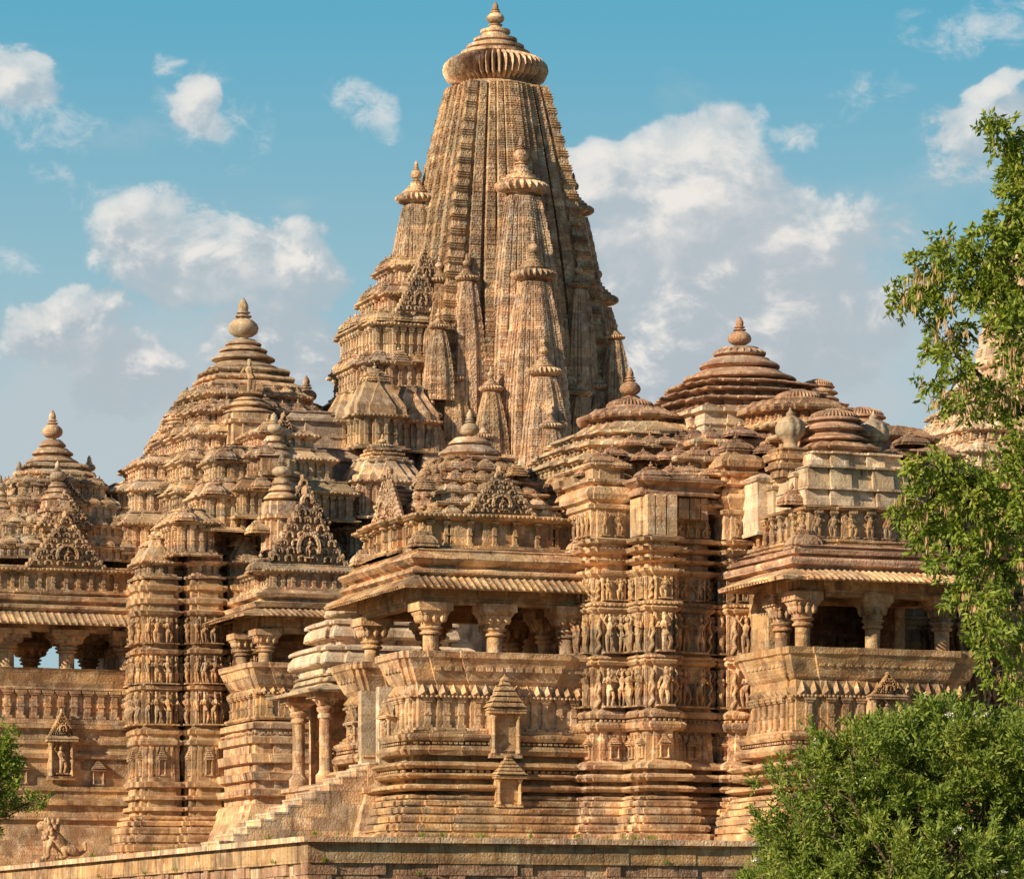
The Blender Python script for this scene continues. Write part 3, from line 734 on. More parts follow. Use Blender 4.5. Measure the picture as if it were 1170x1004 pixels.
    for x, y in ((px0+.28, py0+.45), (px1-.35, py0+.40), (px0+.28, py1-.45)):
        tur.append((KUT[1], (x, y, zb+.04), 0, (.36,.36,.36)))
    # bells pyramid
    z0 = zt+.1; ccx = Xp(537, YN); lv = []
    ztop = Zp(527, ccx, YN); q = 5
    for i in range(q+1):
        f = i/q; lv.append((z0+(ztop-z0)*f, 1.75-.95*f, 2.35-1.55*f**.9))
    mb = MB()
    for i in range(q):
        z, hx, hy = lv[i]; z2 = lv[i+1][0]; h = z2-z
        pl = ratha(ccx+.0, YN, hx-.12, hy-.12, ((.6,.1),(.3,.18)))
        mb.add(sweep(pl, [(z-.02,0),(z2-.10,0),(z2-.09,.12),(z2-.03,.17),(z2,.1),(z2+.01,-.2)]))
        items_row(tur, pl, z-.02, [KUT[1], KUT[1], KUT[2]], .50, (.25,.25,h*.62), off=.06, minL=.2)
    part('roof_tier', mb, M_buff, near)
    # fan gables: front (towards the viewer), left side and far left
    gx = Xp(570, py0+.6)
    part('gable', FAN, M_fine, near, loc=(gx, py0+.62, zt+.12), sc=(.95,1.3,.86))
    part('gable', FAN, M_fine, near, loc=(px0+.35, YN, zt+.12), rz=-pi/2, sc=(1.15,1.3,1.0))
    zz = [Zp(r, ccx, YN) for r in (531,523,514,507,502)]
    part('bell', bell_rings([(1.02,Zp(536,ccx,YN),Zp(525,ccx,YN)),(.88,Zp(525,ccx,YN),Zp(511,ccx,YN)),(.60,Zp(512,ccx,YN),Zp(501,ccx,YN))]), M_buff, near, loc=(ccx, YN, 0), smooth=50)
    part('finial', POT, M_pale, near, loc=(ccx, YN, Zp(501, ccx, YN)), sc=(.27,.27,.235), smooth=50)
    # small turrets with pots on the roof
    for px, py, yy, s in ((453, 580, YN+.5, .55), (372, 545, 0, 0), (590, 545, 96.6, .30), (486, 560, 96.3, .28)):
        if s == 0: continue
        x = Xp(px, yy); tur.append((KUT[2], (x, yy, Zp(py, x, yy)), 0, (s,s,s*.9)))
    rep(near, 'roof_turret', tur, M_buff, cap=60)
porch()
# --- staircase
def stairs():
    x1 = px0-.30; zt = LP(868); ys, ye = py0+2.10, py1-2.10
    run, n = 4.6, 12; dz = (zt-ZT)/n; dx = run/n
    def prof_(a, b_, y0, y1, lift=0.0, nose=0.0):
        pts = [(x1+.02, ZT-.3), (x1+.02, zt+lift)]
        for i in range(n):
            x = x1-dx*(i+1); pts += [(x, zt-dz*i+lift), (x, zt-dz*(i+1)+lift)]
        pts = pts[:-1]+[(x1-run, ZT-.3)]
        k = len(pts); V = [(p[0], y0, p[1]) for p in pts]+[(p[0], y1, p[1]) for p in pts]
        F = [tuple(range(k)), tuple(range(2*k-1, k-1, -1))]+[(i, i+k, (i+1) % k+k, (i+1) % k) for i in range(k)]
        return np.array(V), F
    part('staircase', prof_(0, 0, ys, ye), M_buff, near)
    m2 = MB()
    for i in range(n):
        xx = x1-dx*i; m2.add(box(xx-dx-.015, xx-.006, ys-.012, ye+.012, zt-dz*i-.045, zt-dz*i+.008))
    part('stair_treads', m2, M_pale, near)
    # solid masonry block under the landing
    part('porch_footing', sweep(rect(px0-.75, px0+.4, ys-.07, ye+.06), [(ZT,.5),(LP(940),.35),(LP(905),.06),(LP(903),.15),(LP(897),.15),(LP(895),0),(LP(872),0)]), M_gold, near)
stairs()
# --- wall piers of the porch-hall junction and the hall
def near_walls():
    L = LW
    fr = [(808,762),(746,700),(685,659)]
    A0 = Xp(678, 94.35); A1 = Xp(720, 94.35)
    B0 = Xp(739, 93.25); B1 = Xp(773, 93.25)
    B2 = Xp(812, 93.75)
    C0 = Xp(833, 93.5); C1 = Xp(862, 93.5)
    def stepped(x0, x1, yf, yb, e=.10):
        return clean([(x0,yf+.0),(x0+.18,yf),(x0+.18,yf-e),(x1-.18,yf-e),(x1-.18,yf),(x1,yf),(x1,yb),(x0,yb),(x0,yf+.95),(x0-e,yf+.95),(x0-e,yf+.35),(x0,yf+.35)])
    kb = kutN
    pier(near, stepped(A0, A1, 94.35, 97.5), L, PIER_ROWS, fr, 610, M_gold, figsN, kb, nich=(866,838), dent=(824,752,691,627,640))
    pier(near, stepped(B0, B1, 93.25, 97.5), L, PIER_ROWS, fr, 610, M_gold, figsN, kb, nich=(866,838), dent=(824,752,691,627,640))
    pier(near, stepped(B1-.02, B2, 93.78, 97.5, .08), L, PIER_ROWS, fr, 610, M_gold, figsN, kb, nich=(866,838), dent=(824,752,691,627,640))
    pier(near, stepped(C0, C1, 93.5, 97.5), L, PIER_ROWS, fr, 610, M_gold, figsN, kb, nich=(866,838), dent=(824,752,691,627,640))
    # recessed core wall with the same mouldings
    core = rect(px1-.1, 49.5, 95.1, 101.5)
    mb = MB(); mb.add(sweep(core, [(L(a), o*.75) for a, o in PIER_ROWS if a >= 610]+[(L(600),0),(L(560),0)])); part('core_wall', mb, M_gold, near)
    figc = []
    # towers above the piers: small storeys then domes
    def tower(x0, x1, yf, yb, seq, mat=M_gold):
        mb = MB(); pl = clean([(x0,yf),(x0+.15,yf),(x0+.15,yf-.08),(x1-.15,yf-.08),(x1-.15,yf),(x1,yf),(x1,yb),(x0,yb)])
        mb.add(sweep(pl, [(L(a), o) for a, o in seq])); 
        part('turret_storey', mb, mat, near); return pl
    def storey(top, bot):   # small figures storey with a lip and a dome
        return [(bot,.0),(bot-1,.08),(bot-4,.10),(bot-5,.0),(top+10,.0),(top+9,.08),(top+6,.14),(top+5,.02),(top+3,.02),(top+2,.12),(top,.12)]
    q = tower(A0-.05, A1, 94.4, 97, [(612,.02),(611,.0),(600,0),(580,0),(578,.1),(574,.12),(573,0),(571,.0),(568,.13),(562,.16),(555,.10),(551,-.05),(550,.0),(548,.12),(545,.12),(543,-.1),(532,-.1),(530,.0),(528,.06),(526,.06),(524,-.4)])
    for r0, r1 in ((610,582),): 
        for a, c, n, Ln in edges_of(q):
            if n[1] > .9 or Ln < .2: continue
            k = max(1, int(Ln/.3))
            for i in range(k): figsN.append((FIG[random.randrange(9)], (a[0]+(c[0]-a[0])*(i+.5)/k, a[1]+(c[1]-a[1])*(i+.5)/k, L(r0)), atan2(n[0],-n[1]), (.6,.6,L(r1)-L(r0))))
    # new plain replacement slabs on the big pier
    mb = MB()
    for i, (a, b_) in enumerate(((739,747),(748,760),(761,773))): mb.add(box(Xp(a,93.2), Xp(b_,93.2)-.006, 93.12+.012*i, 96, L(612)+.004, L(566)+.02*i))
    mb.add(box(B0-.10, B0-.012, 93.45, 94.2, L(611), L(568))); 
    for i, (a, b_) in enumerate(((774,786),(787,799),(800,808))): mb.add(box(Xp(a,93.6), Xp(b_,93.6)-.006, 93.5+.015*i, 95.5, L(590), L(567)+.015*i))
    part('replacement_slab', mb, M_buff, near)
    mb = MB(); mb.add(box(B1-.02, B2, 93.9, 96, L(612)+.003, L(567))); row(mb, rect(B1+.2, B2, 93.9, 96), .0, L(610), FIG[:4], .28, (.5,.6,L(592)-L(610))); part('turret_storey', mb, M_gold, near)
    tower(B0-.1, B2+.02, 93.4, 97, [(566,.0),(565,.06),(562,.08),(560,-.05),(556,-.05),(553,.08),(550,.20),(547,.22),(545,.10),(544,-.15),(540,-.15)], M_red)
    for r_, (x, y), s in ((545,(B0+.32,93.75),.40),(545,(B0+1.02,93.95),.36),(546,(B0+1.62,94.1),.30),(526,(A0+.40,94.8),.42),(531,(B0-.32,94.5),.3)):
        kutN.append((KUT[1], (x, y, L(r_)), 0, (s,s,s*.62)))
    tower(C0-.12, C1+.1, 93.5, 97, [(612,.02),(600,0),(585,0),(583,.1),(579,.14),(577,.0),(575,.05),(565,.16),(556,.10),(552,.0),(551,.08),(549,.12),(547,.0),(540,.0),(538,.1),(535,.14),(533,.0),(530,.02),(528,.14),(522,.16),(514,.02),(513,-.1),(508,-.1)], M_gold)
    kutN.append((KUT[1], ((C0+C1)/2, 93.9, L(509)), 0, (.42,.42,.28)))
    for xx in (C0+.15, C0+.6): figsN.append((FIG[3], (xx, 93.42, L(610)), 0, (.6,.6,L(587)-L(610))))
near_walls()
def side_piers():
    L = Lev(dep(Xp(1130,92.6), 92.6))
    for a, b_, y in ((1108,1134,92.6),(1146,1172,92.2),(1184,1215,92.8)):
        x0, x1 = Xp(a, y), Xp(b_, y); pl = clean([(x0,y),(x0+.15,y),(x0+.15,y-.08),(x1-.15,y-.08),(x1-.15,y),(x1,y),(x1,97),(x0,97)])
        pier(near, pl, L, PIER_ROWS, [(808,762),(746,700),(685,659)], 610, M_gold, figsN, kutN, nich=(866,838))
        kutN.append((KUT[1], ((x0+x1)/2, y+.4, L(610)), 0, (.5,.5,.5)))
side_piers()
# --- transept balcony on the right
bx0, bx1 = Xp(913, 89.3)-.08, Xp(1098, 89.3)+.1
zkB = dict(lip1=851, base1=841, ved0=838, ved1=797, tri1=778, par1=742, eave0=673, eave1=652, tip=667)
cols = [(Xp(917,89.75),89.75),(Xp(997,89.75),89.75),(Xp(1076,89.75),89.75),(Xp(894,91.4),91.4)]
balcony(near, bx0, bx1, 89.3, 92.1, LB, cols, M_gold, M_gold, zkB)
part('inner_wall', box(bx0+.2, bx1-.2, 94.3, 94.7, LB(800), LB(655)), M_red, near)
part('side_wall', sweep(rect(bx0+.45, bx1-.45, 91.6, 94.4), [(LB(a), o*.8) for a, o in BASE_ROWS]+[(LB(800),0),(LB(790),-.1)]), M_gold, near)
for x_ in (bx0+.42, bx1-.70): part('side_wall', box(x_, x_+.28, 92.0, 94.35, LB(800), LB(652)), M_gold, near)
part('ceiling_slab', box(bx0+.43, bx1-.43, 91.5, 94.6, LB(655), LB(651)), M_gold, near)
def door_frame():
    mb = MB(); x0 = Xp(962,93.9); x1 = Xp(1010,93.9); z0, z1 = LB(797), LB(712)
    mb.add(box(x0,x0+.14,94.1,94.3,z0,z1)); mb.add(box(x1-.14,x1,94.1,94.3,z0,z1)); mb.add(box(x0,x1,94.08,94.28,z1,z1+.14)); part('door_frame', mb, M_red, near)
door_frame()
figsB = []
def balc_roof():
    L = LB; pl = rect(bx0+.1, bx1-.1, 89.35, 94.5)
    mb = MB(); mb.add(sweep(pl, [(L(655),.1),(L(650),.16),(L(648),.34),(L(643),.38),(L(640),.34),(L(639),.02),(L(636),.0),(L(635),.20),(L(631),.24),(L(629),.02),(L(627),.0),(L(626),.10),(L(623),-.1)])); part('cornice', mb, M_red, near)
    x0 = Xp(928,89.7); x1 = Xp(1060,89.7)
    p2 = ratha((x0+x1)/2, 92.0, (x1-x0)/2+.1, 2.2, ((.5,.12),))
    zb, zt = L(624), L(579); mb = MB()
    mb.add(sweep(p2, [(zb,.16),(zb+.07,.18),(zb+.09,.02),(zb+.14,.1),(zb+.2,.1),(zb+.2,-.1),(zt-.08,-.1),(zt-.06,.08),(zt,.12),(zt+.04,.0),(zt+.04,-.3)]))
    row(mb, p2, -.1, zb+.2, PIL, .52, (1.2,1.6,zt-zb-.28))
    part('attic', mb, M_gold, near)
    for a, c, n, Ln in edges_of(offs(p2, -.1)):
        if n[1] > .9 or Ln < .4: continue
        k = max(1, int(round(Ln/.52)))
        for i in range(k): figsN.append((FIG[random.randrange(9)], (a[0]+(c[0]-a[0])*(i+.5+.0)/k+.0, a[1]+(c[1]-a[1])*(i+.5)/k, zb+.24), atan2(n[0],-n[1]), (.85,.7,zt-zb-.38)))
    # plain pale slabs in two leaning courses
    for i, (r0, r1, ins) in enumerate(((575,556,.0),(555,530,.18),(529,512,.45))):
        mb = MB(); 
        for k in range(5):
            hx = (x1-x0)/2-ins*.8; xa = (x0+x1)/2-hx+2*hx*k/5; xb = xa+2*hx/5-.012; pr = (.10 if k in (1,3) else 0)
            mb.add(frust((xb-xa)/2, 1.7-ins, (xb-xa)/2, 1.62-ins, L(r1)-L(r0)+.004, 0), ((xa+xb)/2, 91.75-pr, L(r0)+.0))
            mb.add(box(xa, xb, 89.98+ins-pr, 93, L(r1)-.02, L(r1)+.035))
        part('roof_slab_course', mb, M_pale if i < 2 else M_buff, near)
    kk = [(918,628,89.75,.42,1),(905,578,90.6,.34,1),(1060,628,89.75,.4,1)]
    for px, py, y, s, st in kk:
        x = Xp(px, y); kutN.append((KUT[st], (x, y, Zp(py, x, y)), 0, (s,s,s*1.0)))
    # corner block left of the slabs
    for (a, b_, y, r0, r1, m) in ((866,884,92.4,600,533,M_pale),(884,905,92.0,585,545,M_pale),(908,926,90.9,580,535,M_pale)):
        mb = MB(); mb.add(sweep(rect(Xp(a,y),Xp(b_,y),y,y+1.4), [(L(r0),.05),(L(r0)+.1,.05),(L(r0)+.12,0),(L(r1)-.1,0),(L(r1)-.08,.06),(L(r1),.08),(L(r1)+.15,-.2)])); part('roof_block', mb, m, near)
balc_roof()
# --- great roof of the hall
hx_, hd = Xp(845, YN), 107.0
LH = Lev(dep(hx_, YN))
def hall_roof():
    L = LH; cx = hx_
    L_hi = 512
    def tier(cx, cy, r0, r1, hx, hy, mat, steps=((.78,.12),(.5,.26),(.24,.38)), lip=.12, lean=.25, px_=19):
        mb = MB(); pl = ratha(cx, cy, hx, hy, steps); z0, z1 = L(r0), L(r1); h = z1-z0
        n = max(1, int(round((r0-r1)/px_))); pr = []
        for k in range(n):
            a = z0+h*k/n; q = h/n; o = -lean*k/n; o2 = -lean*(k+1)/n
            pr += [(a,o-.12),(a+.36*q,o-.12),(a+.38*q,o+lip*.9),(a+.48*q,o+lip*1.15),(a+.60*q,o+lip),(a+.66*q,o-.04),(a+.98*q,o2-.10)]
        mb.add(sweep(pl, pr))
        if r0-r1 > 20: row(mb, pl, -.12-lean*.0, z0, PIL, .34, (1.2,1.2,h/n*.36), minL=.2)
        if L_hi < r0 and hx > 1.65:
            for k in range(n): items_row(kutN, pl, z0+h*(k+.58)/n, [KUT[1], KUT[1], KUT[2]], .62, (.27,.27,h/n*.42), off=-.16-lean*k/n, minL=.35)
        part('roof_tier', mb, mat, near)
        return pl
    # drum with new blocks, ledges and slabs
    tier(cx, YN, 612, 560, 4.1, 4.5, M_gold, lip=.16, lean=.3); tier(cx, YN, 562, 538, 3.5, 4.0, M_buff, lip=.16, lean=.3)
    tier(cx, YN, 540, 514, 2.75, 3.4, M_buff, lip=.16, lean=.3)
    mb = MB(); mb.add(sweep(ratha(cx, YN, 2.15, 2.5, ((.7,.12),(.4,.22))), [(L(520),0),(L(503),0),(L(502),.06),(L(500),.06),(L(499),-.02),(L(489),-.02),(L(487),.12),(L(483),.14),(L(481),-.2)])); part('roof_drum', mb, M_pale, near)
    rows_ = [(487,474,2.0,2.2),(475,462,1.9,2.05),(463,451,1.72,1.85),(452,441,1.5,1.62)]
    for r0, r1, a, b_ in rows_: tier(cx, YN, r0, r1, a, b_, M_red, lip=.13, lean=.22)
    part('bell', bell_rings([(1.62,L(442),L(426)),(1.15,L(426),L(411)),(.74,L(411),L(398))]), M_red, near, loc=(cx, YN, 0), smooth=50)
    part('bell_ring', AMALS, M_red, near, loc=(cx, YN, L(409)), sc=(.72,.72,.5))
    part('finial', POT, M_red, near, loc=(cx, YN, L(398)), sc=(.34,.34,.265), smooth=50)
    # side domes
    def dome(x, y, r_top, R, mat=M_red, pot=None, nm='roof_dome', potm=None, base=1):
        z = Zp(r_top, x, y); k = R
        pl = ratha(x, y, R*1.02, R*1.02, ((.6,.1),))
        o = part(nm, bell_rings([(k*1.14,z-1.2*k,z-.86*k),(k*1.08,z-.86*k,z-.50*k),(k*.92,z-.50*k,z-.24*k)]), mat, near, loc=(x, y, 0), smooth=35)
        part('dome_cap', lathe([(k*.66,-.16*k),(k*.78,-.12*k),(k*.80,-.02*k),(k*.72,.08*k),(k*.55,.16*k),(k*.3,.22*k),(k*.28,.25*k),(0,.26*k)], 80, .10, 40), mat, o, loc=(0,0,z-.24*k))
        mb = MB(); mb.add(sweep(pl, [(z-2.6*k,-.05),(z-1.5*k,-.05),(z-1.46*k,.1),(z-1.38*k,.14),(z-1.3*k,.0),(z-1.24*k,-.05),(z-1.2*k,-.1)])); part('dome_base', mb, mat, o)
        for ch in o.children: 
            if ch.name.startswith('dome_base'): ch.location = (-x, -y, 0)
        if pot: part('finial', POT, potm or mat, o, loc=(0,0,z), sc=(pot,pot,pot*.85), smooth=50)
    def domeP(px, y, r, R, **k): dome(Xp(px, y), y, r, R, **k)
    domeP(720, YN, 455, .82, pot=.30)
    domeP(912, 95.4, 446, .80); domeP(953, 91.6, 468, .80)
    domeP(934, YN+1, 434, .55); domeP(985, YN, 466, .75); domeP(1018, YN, 488, .72)
    domeP(690, YN, 500, .55)
    # lobed pots on necks
    for px, y, r0, s in ((903, 91.6, 514, .40), (998, 91.9, 520, .42)):
        x = Xp(px, y); z = Zp(r0, x, y)
        o = part('lobed_pot', lathe([(.7,0),(.75,.1),(.5,.2),(.45,.5),(.6,.7),(.9,.95),(1.0,1.3),(.98,1.6),(.8,1.95),(.5,2.15),(.25,2.3),(.3,2.42),(.12,2.6),(.05,2.8),(0,2.85)], 40, .10, 10, ribz=lambda z: 1 if .7 < z < 2.1 else 0), M_pale, near, loc=(x, y, z), sc=s, smooth=60)
        part('pot_base', sweep(ratha(0,0,1.1,1.1,((.6,.12),)), [(-1.9,-.1),(-1.4,-.1),(-1.35,.15),(-1.1,.2),(-1.0,0),(-.8,0),(-.75,.2),(-.5,.25),(-.4,0),(-.2,0),(-.1,.1),(0,.0)]), M_gold, o)
    # arm of the roof over the porch side and over the right side
    for (x, y, r0, r1, a, b_, m) in ((Xp(720,YN),YN,560,520,1.7,2.4,M_gold),(Xp(720,YN),YN,522,497,1.25,1.8,M_buff),(Xp(720,YN),YN,499,476,.92,1.15,M_red),
                                     (Xp(905,95.4),95.4,540,500,1.2,1.6,M_gold),(Xp(905,95.4),95.4,502,476,1.05,1.3,M_red),(Xp(945,92.9),92.9,560,520,1.2,1.2,M_gold),
                                     (Xp(985,YN),YN,560,515,1.6,3.2,M_red),(Xp(985,YN),YN,517,490,1.2,2.2,M_red)):
        tier(x, y, r0, r1, a, b_, m, lip=.14, lean=.16)
    # sloping slabs at the left end of the roof
    x = Xp(655, 96.0)
    for r0, r1, ins, m in ((600,560,0,M_gold),(560,540,.15,M_pale),(540,522,.5,M_buff),(522,508,.85,M_buff)):
        mb = MB(); z0, z1 = L(r0), L(r1); h = z1-z0
        mb.add(sweep(ratha(x+1.3+ins*.8, YN, 1.35-ins*.35, 2.7-ins*.8, ((.7,.14),(.4,.26))), [(z0,-.06),(z0+.45*h,-.06),(z0+.48*h,.05),(z0+.55*h,.14),(z0+.75*h,.12),(z0+.8*h,-.02),(z1+.01,-.2)]))
        row(mb, ratha(x+1.3+ins*.8, YN, 1.35-ins*.35, 2.7-ins*.8, ((.7,.14),(.4,.26))), -.06, z0, PIL, .34, (1,1,h*.45), minL=.2)
        part('roof_tier', mb, m, near)
    for px, y, r, s, st in ((672,95.4,545,.35,1),(700,95.2,522,.36,1),(735,94.9,527,.36,1),(760,94.9,527,.36,1),(790,94.9,527,.36,1),(815,94.9,522,.36,1),(845,94.6,500,.42,1),(875,93.6,520,.4,1),
                            (1020,93.5,525,.4,1),(1040,94,510,.45,1),(760,95.6,508,.3,1),(800,95.6,508,.3,1),(722,95.6,510,.34,1)):
        x = Xp(px, y); kutN.append((KUT[st], (x, y, Zp(r, x, y)), 0, (s,s,s*.55)))
hall_roof()
# --- sanctum tower behind the tree
SB = spire_set(STEPS_BIG, 3.1, .42, 1.25, 110, 6, .03, M_spire, .13, AMAL)
SS = spire_set(STEPS_SM, 2.7, .46, 1.5, 44, 6, .04, M_buff, .17, AMALS)
SX = spire_set(STEPS_XS, 2.3, .50, 1.7, 26, 6, .05, M_buff, .2, AMALS)
def near_tower():
    sx = Xp(1208, YN); z0 = Zp(560, sx, YN); m = dict(SB)
    mesh2 = {k: v.copy() for k, v in SB.items()}
    for v in mesh2.values(): v.materials.clear(); v.materials.append(M_pale)
    m2 = {k: v.copy() for k, v in SS.items()}
    for v in m2.values(): v.materials.clear(); v.materials.append(M_pale)
    spire_part(near, mesh2, (sx, YN, Zp(575, sx, YN)), 2.9, 3.1, M_pale, 'main_spire')
    for dx, dy, s, r in ((-1.9,0,1.25,500),(-2.9,0,.95,520),(0,-2.0,1.3,500),(0,-3.0,1.0,520),(-1.7,-1.7,.6,500),(-2.5,-1.6,.62,525),(-1.5,-2.6,.6,525),(-2.4,1.6,.62,520)):
        spire_part(near, m2, (sx+dx, YN+dy, Zp(r+60, sx+dx, YN+dy)), s, 2.7, M_pale)
    mb = MB(); mb.add(sweep(ratha(sx, YN, 3.6, 3.6, ((.7,.3),(.4,.55))), [(LH(985),1),(LH(900),.3),(LH(890),.4),(LH(840),0),(LH(640),0),(LH(636),.25),(LH(630),.0),(LH(600),0),(LH(595),.3),(LH(585),0),(LH(560),-.6)])); part('sanctum_wall', mb, M_gold, near)
    kb = roof_tiers(near, sx-2.2, YN, [(LH(560),2.2,2.7),(LH(530),1.9,2.3),(LH(502),1.6,1.9),(LH(474),1.2,1.5),(LH(446),.9,1.1),(LH(422),.6,.7)], ((.7,.14),(.4,.26)), M_pale, kk=.3)
    rep(near, 'roof_turret', kb, M_pale, cap=30)
near_tower()
rep(near, 'roof_turret', kutN, M_red, cap=38)
rep(near, 'carved_figure', figsN, M_gold, cap=90)
# shrine niches standing against the porch plinth
for px, r0, w, r1, m in ((576, 866, 1.0, 776, NICHE0), (580, 922, .84, 864, NICHE0)):
    y = py0-.44-(.22 if r0 > 900 else 0); x = Xp(px, y); L = Lev(dep(x, y))
    part('wall_niche', m, M_gold, near, loc=(x, y, L(r0)), sc=(w*.92, 1.2, (L(r1)-L(r0))/2.42))
x = Xp(1012, 88.9); part('wall_niche', NICHE, M_gold, near, loc=(x, 88.95, Lev(98)(835)), sc=(.95,1.2,(66*98/FP)/2.42))
# ================================================================ FAR TEMPLE
YF = 142.0
far = thing('stone_temple', 'farther sandstone temple with the tallest ribbed curved tower and tiered pyramid roofs', 'temple')
figsF = []; kutF = []
FXP, FXM, FXS = Xp(60, YF), Xp(278, YF), Xp(566, YF)
LS = Lev(dep(FXS, YF)); LM = Lev(dep(FXM, YF)); LQ = Lev(dep(FXP, YF))
def far_tower():
    L = LS; s = 4.55; sc = 4.55
    z0 = L(520); H = (L(105)-z0)/sc
    T = spire_set(STEPS_BIG, H, .455, 1.6, 150, 6, .028, M_spire, .155, AMAL, .455*1.04)
    # taller amalaka for the main tower
    o = part('main_spire', T['body'], M_buff, far, loc=(FXS, YF, z0), sc=sc)
    top = L(104); r = 2.0
    part('amalaka', mesh_of('amalaka', lathe([(.55,0),(.74,.02),(.93,.14),(1.0,.33),(.98,.46),(.88,.58),(.66,.68)], 192, .26, 48), M_buff, 30), M_buff, o, loc=(0,0,H+.045), sc=(.425,.425,.385))
    part('crown', mesh_of('crown', lathe([(.66,.0),(.70,.03),(.70,.1),(.56,.13),(.50,.16),(.58,.19),(.58,.26),(.44,.30),(.38,.34),(.44,.37),(.44,.43),(.3,.47),(.26,.55),(.30,.58),(.30,.64),(.14,.70),(.1,.78)], 40), M_buff, 40), M_buff, o, loc=(0,0,H+.30), sc=(.44,.44,.37))
    part('finial', mesh_of('finial', POT, M_buff, 50), M_buff, o, loc=(0,0,H+.582), sc=(.080,.080,.062))
    part('neck', lathe([(.40,H-.03),(.35,H+.01),(.27,H+.03),(.26,H+.09)], 30), M_buff, o)
    # clusters of smaller towers, the same on every side
    def add(dx, dy, hw, zam, Hk, S):
        # zam: height of its amalaka foot
        spire_part(far, S, (FXS+dx, YF+dy, zam-Hk*hw), hw, Hk, M_buff)
    faces = [(0,-1),(-1,0),(1,0),(0,1)]
    for fx, fy in faces:
        for d, hw, row_, hk in ((2.95,1.85,243,5.5),(4.35,1.5,345,5.6),(5.5,1.08,455,4.6),(6.3,.70,515,4.6)):
            if fx == -1 and d > 4: continue
            if fy == 1 and d > 4: continue
            zz = L(row_)
            if fx and d < 3: d, hw = 3.35, 1.4
            add(fx*d, fy*d, hw, zz, hk if hk < 5 else 6.0, FB if hk > 5 else FC)
        # flanking pairs
        for sgn in (-1, 1):
            for a, d, hw, row_ in ((2.35,3.2,.76,343),(3.05,3.55,.82,458),(1.85,4.6,.72,470),(2.3,5.0,.66,525)):
                dx = fx*d+(-fy)*sgn*a; dy = fy*d+fx*sgn*a
                if fx == -1 and a < 2.0: continue
                add(dx, dy, hw, L(row_), 7.0 if row_ < 400 else 4.6, SS3 if row_ < 400 else FC)
    for sx_ in (-1, 1):
        for sy_ in (-1, 1):
            for a, hw, row_ in ((3.7,.60,400),(4.1,.62,500)):
                add(sx_*a, sy_*a, hw, L(row_), 4.6, FC)
    mb = MB(); mb.add(sweep(ratha(FXS, YF, 5.0, 5.0, ((.75,.35),(.5,.8),(.28,1.1))), [(L(990),.8),(L(900),.2),(L(895),.4),(L(880),0),(L(700),0),(L(690),.3),(L(680),0),(L(612),0),(L(608),.3),(L(600),.3),(L(598),0),(L(580),0),(L(576),.25),(L(568),.25),(L(566),-.1),(L(540),-.4)])); part('sanctum_wall', mb, M_buff, far)
FB = spire_set(STEPS_BIG, 6.0, .40, 2.5, 100, 5, .025, M_spire, .17, AMALS, .58)
FC = spire_set(STEPS_SM, 4.6, .42, 2.4, 56, 5, .035, M_spire, .19, AMALS, .64)
SS3 = spire_set(STEPS_SM, 7.0, .46, 2.6, 90, 5, .04, M_spire, .22, AMALS, .62)
far_tower()
def pilh(mb, pl, off, z0, z1, sp, w=1.0): row(mb, pl, off, z0, PIL, sp, (1.3*w,1.3*w,z1-z0), minL=.2)
def storey(parent, cx, cy, hx, hy, L, r0, r1, mat, steps=((.7,.14),(.4,.26)), roofh=None, ins=.35, sp=.36, nm='roof_tier', flare=.14):
    """open pilastered storey from row r0 up to cornice at r1, then sloping roof up to row roofh"""
    mb = MB(); pl = ratha(cx, cy, hx, hy, steps); z0, z1 = L(r0), L(r1)
    pr = [(z0,.12),(z0+.06,.16),(z0+.1,.16),(z0+.12,.0),(z0+.2,.0),(z0+.2,-.13),(z1-.14,-.13),(z1-.12,.02),(z1-.06,flare),(z1,flare+.03),(z1+.03,.06)]
    if roofh is not None: 
        zr = L(roofh); h = zr-z1
        pr += [(z1+.22*h,.03),(z1+.3*h,-.05),(z1+.5*h,-.4*ins),(z1+.75*h,-.75*ins),(zr-.06,-ins),(zr-.05,-ins+.06),(zr,-ins+.06)]
    mb.add(sweep(pl, pr)); row(mb, pl, -.13, z0+.2, PIL, sp, (1.25,1.6,z1-z0-.33), minL=.18); row(mb, pl, .14, z1-.08, BEAD, .16, (.15,.1,.1), minL=.3)
    row(mb, pl, .02, z0+.02, DENT, .2, (.14,.12,.1), minL=.3)
    part(nm, mb, mat, parent); return pl
